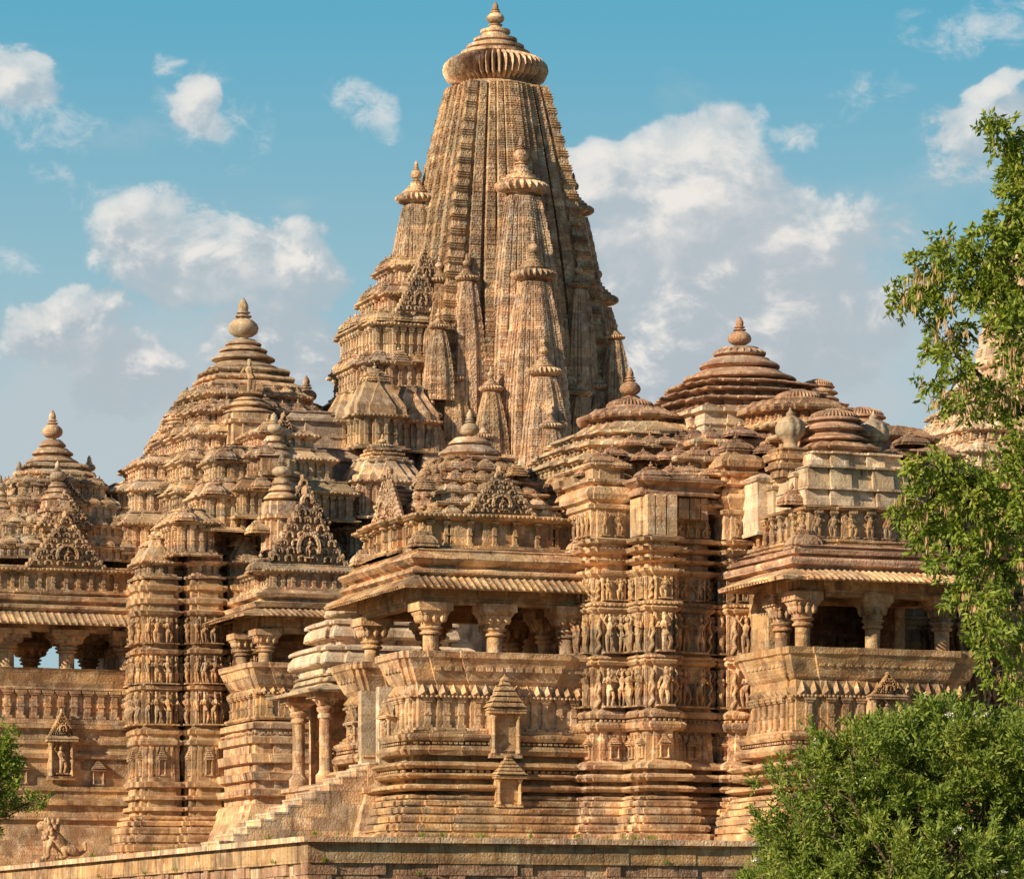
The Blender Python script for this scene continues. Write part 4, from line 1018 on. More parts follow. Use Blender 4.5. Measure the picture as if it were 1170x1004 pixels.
# --- stepped mass in front (left) of the tower
def antarala():
    x = FXS-4.6; L = LS
    AS = ((.62,.18),)
    storey(far, x-.2, YF, 1.7, 2.5, L, 500, 470, M_buff, roofh=458, ins=.3)
    storey(far, x+.15, YF, 1.75, 2.3, L, 464, 432, M_buff, AS, roofh=428, ins=.1)
    storey(far, x+.25, YF, 1.6, 2.2, L, 430, 388, M_buff, AS, roofh=378, ins=.2)
    storey(far, x+.65, YF, 1.25, 1.8, L, 380, 352, M_buff, AS, roofh=340, ins=.25)
    storey(far, x+1.0, YF, 1.0, 1.4, L, 342, 318, M_buff, AS, roofh=308, ins=.2)
    for hx, hy, dx, r, s in ((1.7,2.3,.15,432,.42),(1.55,2.2,.25,386,.42),(1.2,1.8,.65,350,.38),(.95,1.4,1.0,316,.36)):
        items_row(kutF, ratha(x+dx, YF, hx, hy, AS), L(r), [KUT[1], KUT[0], KUT[2]], .85, (s,s,s*.9), off=-.2, minL=.5)
    part('gable', FAN, M_fine, far, loc=(x+.5, YF-2.5, L(375)), sc=(.95,1.2,1.3)); part('gable', FAN, M_fine, far, loc=(x+.9, YF-1.95, L(338)), sc=(.7,1.2,.95))
    # lower bays towards the viewer
    y = YF-4.2; Lf = Lev(dep(x, y))
    x1 = Xp(428, y); storey(far, x1, y, .95, .85, Lf, 520, 480, M_buff, ((.5,.12),), roofh=432, ins=.55)
    storey(far, Xp(398, y+1.2), y+1.2, .75, .9, Lf, 520, 484, M_buff, ((.5,.12),), roofh=448, ins=.45)
    kutF.append((KUT[2], (x1, y, Lf(440)), 0, (.5,.5,.4)))
    x2 = Xp(470, y+.5); storey(far, x2, y+.5, .8, .8, Lf, 520, 482, M_buff, ((.5,.12),), roofh=440, ins=.5)
    y = YF-5.6; Lf = Lev(dep(x, y)); x3 = Xp(437, y)
    storey(far, x3, y, 1.25, 1.1, Lf, 600, 556, M_buff, roofh=530, ins=.35); 
    kutF.append((KUT[2], (x3, y, Lf(534)), 0, (.95,.95,.62)))
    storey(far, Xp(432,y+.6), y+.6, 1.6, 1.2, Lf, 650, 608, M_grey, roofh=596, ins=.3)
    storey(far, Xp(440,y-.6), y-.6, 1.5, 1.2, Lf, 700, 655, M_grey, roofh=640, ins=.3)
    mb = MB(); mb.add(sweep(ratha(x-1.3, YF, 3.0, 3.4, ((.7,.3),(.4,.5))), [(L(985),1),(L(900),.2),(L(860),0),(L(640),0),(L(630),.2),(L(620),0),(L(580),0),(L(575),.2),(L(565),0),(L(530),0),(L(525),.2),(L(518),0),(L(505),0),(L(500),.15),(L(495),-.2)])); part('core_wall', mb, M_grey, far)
antarala()
# --- hall pyramid
def hall_far():
    L = LM; cx = FXM
    ST_ = ((.78,.16),(.5,.32),(.24,.46))
    lv = [(652,622,603,4.15,4.7,.3),(607,580,563,3.8,4.25,.3),(567,544,529,3.45,3.8,.35),(532,511,497,3.0,3.3,.35),(500,482,470,2.5,2.7,.35),(473,460,450,2.0,2.15,.3)]
    for r0, r1, rr, hx, hy, ins in lv:
        pl = storey(far, cx, YF, hx, hy, L, r0, r1, M_buff, ST_, roofh=rr, ins=ins, sp=.34)
        for a, c, n, Ln in edges_of(offs(pl, -.18)):
            if n[1] > .9 or Ln < .4: continue
            q = max(1, int(round(Ln/.85)))
            for j in range(q):
                f = (j+.5)/q; s = min(.40, Ln*.48)*random.uniform(.85,1.1)
                kutF.append((KUT[random.choice((0,0,1,2))], (a[0]+(c[0]-a[0])*f, a[1]+(c[1]-a[1])*f, L(r1)+.05), atan2(n[0],-n[1]), (s,s,s*.85)))
    for r0, r1, hx, hy in ((454,442,1.72,1.85),(443,433,1.5,1.6),(434,424,1.35,1.42)):
        mb = MB(); pl = ratha(cx, YF, hx, hy, ((.7,.12),(.4,.24))); z0, z1 = L(r0), L(r1); h = z1-z0
        mb.add(sweep(pl, [(z0,-.06),(z0+.3*h,-.06),(z0+.34*h,.08),(z0+.5*h,.12),(z0+.7*h,.05),(z1,-.22)])); part('roof_tier', mb, M_buff, far)
    part('bell', bell_rings([(1.42,L(427),L(416)),(1.25,L(416),L(405)),(.95,L(405),L(397)),(.72,L(397),L(390))]), M_buff, far, loc=(cx, YF, 0), smooth=50)
    part('finial', POT, M_pale, far, loc=(cx, YF, L(391)+.02), sc=(.60,.60,.50), smooth=50)
    # drum caps on the roof: front, sides
    def cap(px, y, r, R, pot=0, mat=M_buff):
        x = Xp(px, y); Lx = Lev(dep(x, y)); z = Lx(r)
        o = part('roof_dome', bell_rings([(R*1.15,z-.8*R,z-.5*R),(R,z-.5*R,z-.2*R),(R*.7,z-.2*R,z)]), mat, far, loc=(x, y, 0), smooth=50)
        part('dome_base', sweep(ratha(0,0,R,R,((.6,.1),)), [(z-2.2*R,0),(z-1.3*R,0),(z-1.25*R,.12),(z-1.1*R,.14),(z-1.05*R,0),(z-.8*R,0)]), mat, o)
        if pot: part('finial', POT, mat, o, loc=(0,0,z), sc=(pot,pot,pot*.8), smooth=50)
    cap(284, YF-3.2, 455, .85); cap(207, YF-.5, 474, .55); cap(350, YF+2, 462, .95, .42); cap(372, YF+1.5, 500, .7)
    x = Xp(283, YF-2.7); figsF.append((FIG[4], (x, YF-2.9, Lev(dep(x,139))(450)), 0, (1.6,1.6,1.3)))
    # transept front: kutas, gable masses and two ringed finials
    for py, r, y, hx, hy, rr in ((318,640,YF-7.0,2.6,1.9,0),):
        pass
    yb = YF-6.3
    for (px, y, hx, hy, r0, r1, rr, ins) in ((326,YF-5.6,2.3,1.5,600,566,552,.3),(322,YF-5.2,1.7,1.3,556,528,516,.3),(318,YF-5.0,1.2,1.0,520,500,494,.2),(250,YF-5.4,.9,1.2,612,570,552,.3),(215,YF-5.4,.8,1.2,640,600,584,.3),(262,YF-5.0,.8,1.0,556,530,512,.3)):
        x = Xp(px, y); storey(far, x, y, hx, hy, Lev(dep(x, y)), r0, r1, M_buff, ((.6,.12),), roofh=rr, ins=ins, sp=.34)
        kutF.append((KUT[1], (x-hx*.6, y-hy, Lev(dep(x,y))(r1)), 0, (.4,.4,.35)))
    for px, y, r0, w, h in ((348,133.5,645,1.5,2.4),(344,134.6,598,1.0,1.5),(322,YF-5.9,545,.85,1.5),(322,YF-4.9,505,.6,.9)):
        x = Xp(px, y); part('gable', FAN, M_fine, far, loc=(x, y, Lev(dep(x,y))(r0)), sc=(w,2.6,h/1.25))
    for px, y, r, s in ((313,YF-6.2,508,.50),(322,YF-7.4,556,.46)):
        x = Xp(px, y); z = Lev(dep(x,y))(r)
        o = part('roof_dome', bell_rings([(s*1.5,z-.6,z-.25),(s*1.2,z-.28,z+.02),(s*.8,z,z+.3)]), M_buff, far, loc=(x,y,0), smooth=50); part('finial', POT, M_pale, o, loc=(0,0,z+.28), sc=(.38,.38,.27), smooth=50)
        part('dome_base', sweep(ratha(0,0,s*1.3,s*1.3,((.6,.1),)), [(z-2.4,0),(z-1.3,0),(z-1.25,.12),(z-1.1,.12),(z-1.05,0),(z-.6,0)]), M_buff, o)
    # flank steps to the right of the transept, shade put into a greyer stone
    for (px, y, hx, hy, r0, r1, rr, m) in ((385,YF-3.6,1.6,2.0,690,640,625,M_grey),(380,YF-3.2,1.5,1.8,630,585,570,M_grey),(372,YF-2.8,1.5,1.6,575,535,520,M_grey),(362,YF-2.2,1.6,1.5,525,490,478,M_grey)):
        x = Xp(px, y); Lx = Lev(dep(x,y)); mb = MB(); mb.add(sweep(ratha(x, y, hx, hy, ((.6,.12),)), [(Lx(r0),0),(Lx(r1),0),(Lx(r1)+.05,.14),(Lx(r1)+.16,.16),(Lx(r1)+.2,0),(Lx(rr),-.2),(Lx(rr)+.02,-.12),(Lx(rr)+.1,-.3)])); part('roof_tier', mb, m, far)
    # link to the porch roof on the left
    for (px, hx, hy, r0, r1, rr) in ((158,1.25,2.8,648,612,598),(166,1.1,2.3,602,572,560),(178,.9,1.8,563,540,530),(132,.75,2.0,646,606,592),(142,.6,1.5,596,572,560)):
        x = Xp(px, YF); storey(far, x, YF, hx, hy, L, r0, r1, M_buff, ((.6,.14),), roofh=rr, ins=.3)
    mb = MB(); mb.add(sweep(rect(36.2, FXM+6, YF-4.6, YF+4.6), [(LM(a)-.0, o) for a, o in FAR_ROWS]+[(LM(640),0),(LM(625),-.3)])); part('core_wall', mb, M_buff, far)
hall_far()
# --- porch roof and its long balcony at the left edge
def porch_far():
    L = LQ; cx = FXP
    y0 = 138.5; Lb = Lev(dep(34.5, y0)); x0, x1 = 27.0, Xp(153, y0)
    # base and rails of the long balcony
    plan = rect(x0, x1, y0, YF+3.5)
    R = [(1010,1.1),(985,.9),(960,.62),(945,.5),(943,.2),(938,.2),(937,.34),(930,.34),(929,.12),(921,.12),(920,.3),(915,.3),(914,.14),(905,.14),(904,.24),(899,.24),(898,.06),(868,.06),(867,.2),(862,.24),(858,.1),(852,.1),(851,.22),(846,.24),(845,.08),(834,.08),(833,.26),(829,.28),(828,.1)]
    mb = MB(); mb.add(sweep(plan, [(Lb(a), o) for a, o in R])); row(mb, plan, .2, Lb(846), DENT, .24, (.2,.1,.08))
    row(mb, plan, .06, Lb(897), NICHE0, 3.0, (.5,.8,(Lb(868)-Lb(897))/2.4), minL=2)
    part('base', mb, M_gold, far)
    mb = MB(); mb.add(sweep(plan, [(Lb(828),.2),(Lb(823),.2),(Lb(822),.0),(Lb(790),.0),(Lb(789),.08),(Lb(787),.08),(Lb(786),0)], bottom=True))
    row(mb, plan, 0, Lb(822), PIL, .52, (2.2,1.4,Lb(790)-Lb(822))); row(mb, plan, 0, Lb(821), cbox(0,-.03,0,.5,.06,1), .52, (.46,1,(Lb(794)-Lb(821))))
    row(mb, plan, .0, Lb(822), cbox(0,-.05,0,.5,.1,1), .52, (.3,1,(Lb(815)-Lb(822)))); part('vedika', mb, M_gold, far)
    mb = MB(); a, b_ = Lb(786), Lb(765); mb.add(sweep(plan, [(a,-.3),(a,.02),(b_-.08,.2),(b_,.26),(b_,.1),(a+.1,-.15),(a+.04,-.3)], closed=True)); part('seat_back', mb, M_gold, far)
    part('floor_slab', box(x0,x1-.3,y0+.2,YF+3.2,a-.3,a-.1), M_gold, far)
    ze = Lb(718); h = ze-a-.1
    mp = mesh_of('pillar', pillar_T(h, .30), M_gold, 40); mc = mesh_of('capital', capital_T(h, .34), M_gold, 40)
    for px in (-62, 7, 76, 145):
        for y in (y0+.45, YF+3.0):
            x = Xp(px, y0+.45); o = part('pillar', mp, M_gold, far, loc=(x, y, a)); part('capital', mc, M_gold, o)
    inn = offs(plan, -.4); mb = MB(); mb.add(sweep(inn, [(ze-.15,-.25),(ze-.15,.25),(Lb(700),.3),(Lb(700),-.25)], closed=True)); mb.add(box(x0+.5,x1-.5,y0+.5,YF+3,Lb(704),Lb(700))); part('beam', mb, M_gold, far)
    # cusped dark arch behind the openings
    eave(far, offs(plan, -.1), Lb(702)+.02, Lb(702)-Lb(717), .85, M_gold, sp=.26)
    mb = MB(); mb.add(sweep(offs(plan, -.1), [(Lb(703),0),(Lb(699),.2),(Lb(697),.3),(Lb(694),.3),(Lb(692),.1),(Lb(690),.1),(Lb(688),.28),(Lb(683),.30),(Lb(681),.0)])); part('cornice', mb, M_gold, far)
    # roof attic and pyramid
    yy = YF
    pl = storey(far, cx+.2, yy, 3.35, 3.2, Lev(dep(cx, 139)), 681, 652, M_gold, ((.7,.14),(.4,.26)), roofh=648, ins=.1, sp=.5)
    zz = [(648,2.75,2.75),(622,2.4,2.4),(597,2.05,2.05),(573,1.65,1.7),(550,1.25,1.3)]
    for i in range(4):
        r0, hx, hy = zz[i]; r1 = zz[i+1][0]; z0, z1 = L(r0), L(r1); h = z1-z0
        pl = ratha(cx, yy, hx, hy, ((.72,.14),(.4,.28)))
        mb = MB(); mb.add(sweep(pl, [(z0,.02),(z0+.1*h,.04),(z0+.12*h,-.04),(z0+.46*h,-.04),(z0+.5*h,.08),(z0+.6*h,.1),(z0+.64*h,-.06),(z1,-.3)])); row(mb, pl, -.04, z0+.1*h, PIL, .3, (1,1,.38*h), minL=.2)
        part('roof_tier', mb, M_buff, far)
        items_row(kutF, pl, z0+.62*h, [KUT[1], KUT[1], KUT[0]], .62, (.31,.31,h*.30), off=-.14, minL=.3)
    for px, y, r0, w, h in ((74,YF-3.2,648,1.45,1.75),(73,YF-2.7,604,1.1,1.2),(71,YF-2.1,572,.8,.9)):
        x = Xp(px, y); part('gable', FAN, M_fine, far, loc=(x, y, Lev(dep(x,y))(r0)), sc=(w,2.0,h/1.25))
    for r0, r1, hx in ((551,540,1.2),(541,531,1.02)):
        z0, z1 = L(r0), L(r1); h = z1-z0; mb = MB(); mb.add(sweep(ratha(cx,yy,hx,hx,((.7,.1),)), [(z0,-.05),(z0+.4*h,-.05),(z0+.45*h,.1),(z0+.7*h,.1),(z1,-.15)])); part('roof_tier', mb, M_buff, far)
    part('bell', bell_rings([(1.02,L(533),L(523)),(.80,L(523),L(513)),(.52,L(513),L(504))]), M_buff, far, loc=(cx,yy,0), smooth=50)
    part('finial', POT, M_buff, far, loc=(cx,yy,L(504)), sc=(.40,.40,.35), smooth=50)
    for px, y, r, s in ((22,YF-.6,556,.42),(66,YF-2.4,560,.5),(102,YF+.4,548,.40),(0,YF-1.5,570,.4),(15,139.2,680,.5)):
        x = Xp(px, y); z = Lev(dep(x,y))(r); o = part('roof_dome', bell_rings([(s*1.2,z-.45,z-.15),(s*1.0,z-.18,z+.06),(s*.7,z+.04,z+.28)]), M_buff, far, loc=(x,y,0), smooth=50)
        part('finial', POT, M_pale, o, loc=(0,0,z+.26), sc=(s*.62,s*.62,s*.5), smooth=50); part('dome_base', sweep(ratha(0,0,s*1.1,s*1.1,((.6,.08),)), [(z-1.6,0),(z-.9,0),(z-.87,.1),(z-.75,.1),(z-.7,0),(z-.45,0)]), M_buff, o)
    # niche shrine standing in front of the plinth
    x = Xp(74, 137.6); Lx = Lev(dep(x, 137.6)); part('wall_niche', NICHE, M_gold, far, loc=(x, 137.6+.75, Lx(890)), sc=(1.05,1.8,(Lx(812)-Lx(890))/2.42))
porch_far()
# --- piers between the two far balconies and the transept balcony
def far_piers():
    fr = [(829,790),(782,749),(736,705)]
    def stepped(x0, x1, yf, yb, e=.12):
        return clean([(x0,yf),(x0+.22,yf),(x0+.22,yf-e),(x1-.22,yf-e),(x1-.22,yf),(x1,yf),(x1,yb),(x0,yb),(x0,yf+1.1),(x0-e,yf+1.1),(x0-e,yf+.4),(x0,yf+.4)])
    for a, b_, y in ((164,203,136.4),(220,254,136.0),(268,300,135.9)):
        x0, x1 = Xp(a, y), Xp(b_, y); L = Lev(dep(x0, y))
        pier(far, stepped(x0, x1, y, 139.5), L, FAR_ROWS, fr, 661, M_gold, figsF, kutF, nich=(886,852), dent=(848,785,744,700,686,672))
        storey(far, (x0+x1)/2, y+.9, (x1-x0)/2-.05, .95, L, 661, 641, M_buff, ((.55,.1),), roofh=612, ins=.42, sp=.3)
        kutF.append((KUT[0], ((x0+x1)/2, y+.9, L(622)), 0, (.5,.5,.38)))
    # transept balcony of the far temple
    y0 = 132.0; x0, x1 = Xp(296, y0)+.05, 43.6; L = Lev(dep(x0, y0))
    zk = dict(lip1=838, base1=822, ved0=820, ved1=792, tri1=784, par1=757, eave0=714, eave1=694, tip=705)
    R = [(1010,1.4),(985,1.1),(955,.8),(935,.52),(920,.40),(918,.2),(910,.2),(909,.42),(902,.44),(900,.2),(892,.2),(891,.36),(883,.40),(881,.2),(872,.2),(871,.36),(862,.4),(860,.22),(850,.22),(849,.34),(842,.36),(840,.2),(833,.2),(832,.32),(826,.32),(824,.18)]
    cols = [(Xp(303,y0+.5),y0+.5),(x1-.5,y0+.5),((x0+x1)/2,y0+.5),(Xp(272,134.6)+.2,134.6)]
    balcony(far, x0, x1, y0, 136.0, L, cols, M_gold, M_gold, zk, rows=R, scale=1.25)
    mb = MB(); pl = rect(x0+.1, x1-.1, y0+.1, 137)
    mb.add(sweep(pl, [(L(696),.1),(L(693),.35),(L(688),.42),(L(686),.1),(L(683),.05),(L(681),.25),(L(677),.28),(L(675),.0),(L(672),-.1)])); part('cornice', mb, M_gold, far)
    storey(far, (x0+x1)/2+.2, 134.9, (x1-x0)/2-.25, 2.3, L, 674, 648, M_buff, ((.7,.12),), roofh=640, ins=.3, sp=.42)
    for px, y, r, s in ((298,133.2,655,.5),(296,134.6,610,.45)):
        x = Xp(px, y); kutF.append((KUT[1], (x, y, Lev(dep(x,y))(r)), 0, (s,s,s*.9)))
    part('inner_wall', box(x0+.3, x1, 137.2, 137.6, L(800), L(690)), M_gold, far)
far_piers()
rep(far, 'roof_turret', kutF, M_buff, cap=96)
rep(far, 'carved_figure', figsF, M_gold, cap=90)
# ================================================================ SMALL SHRINE BETWEEN THE TEMPLES
def shrine():
    ys = 107.5; xr = Xp(372, ys); xc = xr+2.3; yc = ys+1.6; L = Lev(dep(xr, ys))
    sh = thing('stone_shrine', 'small stone shrine with stepped slab roof and slender porch columns between the two temples', 'shrine', (xc, yc, ZT))
    parts = []
    def P(n, T, m, **k):
        o = part(n, T, m, sh, **k); o.location = (o.location[0]-xc, o.location[1]-yc, o.location[2]-ZT); return o
    x0, x1, y0, y1 = xr-.12, xr+5.5, ys-.15, ys+3.1
    pl = rect(x0, x1, y0, y1)
    P('plinth', sweep(rect(x0-.1, x1, y0-.05, y1+.1), [(ZT,.45),(L(935),.3),(L(925),.1),(L(922),.22),(L(914),.22),(L(912),.05),(L(903),.05),(L(901),.16),(L(897),.16),(L(895),0)]), M_gold)
    zt, zb = L(790), L(896); h = zt-zb
    def col(x, y):
        o = P('column', mesh_of('column', lathe([(.30,0),(.30,.1*h),(.22,.13*h),(.19,.16*h),(.19,.70*h),(.24,.72*h),(.24,.75*h),(.2,.77*h),(.27,.80*h),(.27,.83*h),(.2,.85*h)], 16), M_gold, 40), M_gold, loc=(x, y, zb))
        mb = MB(); mb.add(sweep(rect(-.2,.2,-.2,.2), [(.85*h,0),(.90*h,.06),(.93*h,.22),(.93*h,.26),(1.0*h,.26)], bottom=True))
        for k in range(8): mb.add(ell((.32*cos(k*pi/4), .32*sin(k*pi/4), .92*h), (.1,.1,.09), 6, 4))
        part('capital', mb, M_gold, o)
    for x, y in ((xr,ys),(xr,ys+2.75),(xr+2.6,ys),(xr+2.6,ys+2.75)): col(x, y)
    P('sanctum', sweep(rect(xr+3.0, x1, y0+.2, y1-.2), [(zb,0),(zt,0)]), M_gold)
    P('doorway_figure', FIG[1], M_gold, loc=(xr+1.0, y1-.1, zb+.1), sc=(1.6,1.6,1.5)); P('back_wall', box(xr+.5, x1, y1+.0, y1+.2, zb, zt), M_gold)
    mb = MB(); mb.add(sweep(pl, [(zt,-.3),(zt,.0),(zt-.05,.62),(zt+.03,.66),(zt+.18,.1),(zt+.25,.0),(zt+.3,-.3)], closed=True)); mb.add(box(x0,x1,y0,y1,zt,zt+.2))
    P('eave', mb, M_pale)
    seq = [(783,768,.25),(768,737,.30),(737,706,-.15),(706,680,-.75)]
    for i, (r0, r1, ins) in enumerate(seq):
        z0, z1 = L(r0), L(r1); h2 = z1-z0; o = .18-ins if i else .0
        w = [.0,.15,-.25,-.75][i]
        mb = MB(); mb.add(sweep(ratha(x0+2.35, (y0+y1)/2, 2.2, 1.75, ((.72,.12),)), [(z0,w-.25),(z0+.25*h2,w-.22),(z0+.3*h2,w),(z0+.36*h2,w+.05),(z0+.6*h2,w+.02),(z0+.8*h2,w-.1),(z0+.82*h2,w+.02),(z0+.92*h2,w+.02),(z1+.02,w-.15)])); P('roof_slab', mb, M_pale)
    P('roof_ornament', mk(lambda m: _rosette(m)), M_grey, loc=(x0+1.9, y0+.0, L(762)))
    return L, x0, y0, x1, y1
def _rosette(mb):
    for k in range(5): arch(mb, -.5+.3*k, .15+.1*(k % 2), .22, .08, -.02, .25)
    mb.add(ell((.1,-.2,.3),(.4,.15,.3),8,5))
shrine_info = shrine()
# ================================================================ LION STATUES
def skin_obj(name, verts, edges, radii, mat, parent=None, loc=(0,0,0), rz=0, sc=1.0, sub=1):
    me = bpy.data.meshes.new(name); me.from_pydata(verts, edges, []); me.materials.append(mat)
    o = bpy.data.objects.new(name, me); COL.objects.link(o); o.location = loc; o.rotation_euler = (0,0,rz); o.scale = (sc,)*3
    if parent is not None: o.parent = parent
    sk = o.modifiers.new('skin', 'SKIN'); sk.use_smooth_shade = True
    for i, r in enumerate(radii): 
        d = me.skin_vertices[0].data[i]; d.radius = (r, r); d.use_root = (i == 0)
    s = o.modifiers.new('sub', 'SUBSURF'); s.levels = sub; s.render_levels = sub
    return o
def lion(name, label, loc, rz, sc, mat, group=None):
    # faces +X in its own frame; seated, forepaws raised a little
    V = [(-.45,0,.32),(-.15,0,.45),(.15,0,.68),(.30,0,.92),(.42,0,1.12),(.60,0,1.14),(.74,0,1.06),   # pelvis..muzzle
         (-.42,.24,.28),(-.05,.28,.38),(-.20,.28,.10),(.08,.28,.06),(-.42,-.24,.28),(-.05,-.28,.38),(-.20,-.28,.10),(.08,-.28,.06),
         (.30,.20,.62),(.42,.20,.34),(.40,.20,.08),(.54,.20,.05),(.30,-.20,.62),(.42,-.20,.34),(.40,-.20,.08),(.54,-.20,.05),
         (-.72,.0,.20),(-.92,.06,.36),(-.86,.08,.62)]
    E = [(0,1),(1,2),(2,3),(3,4),(4,5),(5,6),(0,7),(7,8),(8,9),(9,10),(0,11),(11,12),(12,13),(13,14),(2,15),(15,16),(16,17),(17,18),(2,19),(19,20),(20,21),(21,22),(0,23),(23,24),(24,25)]
    R = [.27,.25,.26,.22,.22,.17,.12,.17,.15,.09,.08,.17,.15,.09,.08,.13,.09,.08,.09,.13,.09,.08,.09,.07,.05,.06]
    root = thing(name, label, 'statue', loc, group); root.rotation_euler = (0,0,rz); root.scale = (sc,)*3
    skin_obj('body', V, E, R, mat, root, sub=1)
    mb = MB()
    r = random.Random(1)
    for k in range(40):
        a = r.uniform(0, 2*pi); z = r.uniform(.72, 1.3); mb.add(ell((.30+.22*cos(a)-.12*(z-.7), .26*sin(a), z), (.075,.075,.10), 6, 4))
    part('mane', mb, mat, root, smooth=60)
    mb = MB()
    for s in (-1, 1): mb.add(ell((.40,.14*s,1.32),(.05,.04,.09),6,4)); mb.add(ell((.66,.09*s,1.19),(.04,.04,.04),6,4))
    part('ears_and_eyes', mb, mat, root, smooth=60)
    part('plinth', box(-1.0,.75,-.4,.4,-.12,.0), mat, root)
    return root
ly = 94.8; lx = Xp(66, 100)
lx = TX+.62; ly = None
# walk along the left edge of the terrace until the picture column is right
yy = 90
while pxof(TX+.75, yy) > 66: yy += .1
lion('lion_statue', 'weathered seated stone lion on the terrace edge beside the green leaves at the lower left', (TX+.80, yy, ZT+.10), radians(182), .95, M_gold)
L_, sx0, sy0, sx1, sy1 = shrine_info
lion('lion_statue', 'dark weathered stone lion crouching on the slab roof of the small shrine', (sx0+2.6, sy0+1.3, L_(682)+.1), radians(200), .75, M_grey)
# ================================================================ VEGETATION
def leafmat(name, a, b_, c):
    m = bpy.data.materials.new(name); m.use_nodes = True; nt = m.node_tree; b = NB(nt); P = nt.nodes['Principled BSDF']
    g = b.n('ShaderNodeNewGeometry'); r = g.outputs['Random Per Island']; n = b.noise(g.outputs['Position'], .9, 3, .6)
    cl = b.mix(b.sm(r, .1, .9), a, b_); cl = b.mix(b.m('MULTIPLY', b.sm(n, .5, .7), .6), cl, c)
    nt.links.new(cl, P.inputs['Base Color']); P.inputs['Roughness'].default_value = .55; P.inputs['Specular IOR Level'].default_value = .35
    P.inputs['Transmission Weight'].default_value = 0
    tr = b.n('ShaderNodeBsdfTranslucent'); nt.links.new(b.mix(1.0, cl, (1.5,1.7,.7,1), 'MULTIPLY'), tr.inputs[0])
    mx = b.n('ShaderNodeMixShader'); mx.inputs[0].default_value = .28
    out = [x for x in nt.nodes if x.type == 'OUTPUT_MATERIAL'][0]
    nt.links.new(P.outputs[0], mx.inputs[1]); nt.links.new(tr.outputs[0], mx.inputs[2]); nt.links.new(mx.outputs[0], out.inputs[0])
    return m
M_leafT = leafmat('tree_leaf', (.12,.175,.022,1), (.26,.30,.04,1), (.36,.34,.06,1))
M_leafB = leafmat('bush_leaf', (.12,.175,.03,1), (.25,.295,.05,1), (.35,.35,.07,1))
M_pod = leafmat('seed_pod', (.42,.27,.14,1), (.55,.36,.2,1), (.5,.3,.15,1))
M_bark = stone('bark', (.13,.085,.055,1), (.09,.06,.04,1), (.18,.12,.08,1), .3, .8, .0, csc=14)
M_petal = bpy.data.materials.new('white_petal'); M_petal.use_nodes = True; M_petal.node_tree.nodes['Principled BSDF'].inputs['Base Color'].default_value = (.75,.72,.68,1)
def world(px, py, d):
    """point seen at picture (px, py) at depth d"""
    s = (px-585)/FP*d; f = d; x = CT*s+ST*f; y = -ST*s+CT*f
    return np.array([x, y, EYE+(HY-py)*d/FP])
def leaves_mesh(centres, ndirs, ln, wd, r, fold=.25):
    """many small pointed leaves: centres Nx3, dirs Nx3"""
    N = len(centres); d = ndirs/np.linalg.norm(ndirs, axis=1, keepdims=True)
    rnd = r.normal(size=(N,3)); s = np.cross(d, rnd); s /= np.linalg.norm(s, axis=1, keepdims=True); u = np.cross(s, d)
    L = ln*(r.uniform(.65, 1.25, (N,1))); Wd = wd*(r.uniform(.7, 1.2, (N,1)))
    a = centres; b = centres+d*L*.5+s*Wd*.5+u*Wd*fold; c = centres+d*L; e = centres+d*L*.5-s*Wd*.5+u*Wd*fold; m = centres+d*L*.5
    V = np.stack([a,b,c,e,m], 1).reshape(-1,3)
    me = bpy.data.meshes.new('leaves'); F = np.array([[0,1,4],[1,2,4],[2,3,4],[3,0,4]])
    F = (F[None]+5*np.arange(N)[:,None,None]).reshape(-1,3)
    me.vertices.add(len(V)); me.vertices.foreach_set('co', V.ravel().astype(np.float32))
    me.loops.add(len(F)*3); me.loops.foreach_set('vertex_index', F.ravel().astype(np.int32))
    me.polygons.add(len(F)); me.polygons.foreach_set('loop_start', np.arange(0, len(F)*3, 3, dtype=np.int32)); me.polygons.foreach_set('loop_total', np.full(len(F), 3, np.int32))
    me.update(); me.validate(); return me
def branch_tubes(mb, a, b, r0, r1, rg, n=5, wig=.08, nn=6):
    pts = []; L = np.linalg.norm(b-a)
    for i in range(n+1):
        f = i/n; p = a+(b-a)*f+(rg.normal(size=3)*wig*L*(sin(pi*f)) if 0 < i < n else 0); p[2] += sin(pi*f)*L*.05; pts.append(p)
    mb.add(tube(pts, list(np.linspace(r0, r1, n+1)), nn)); return pts
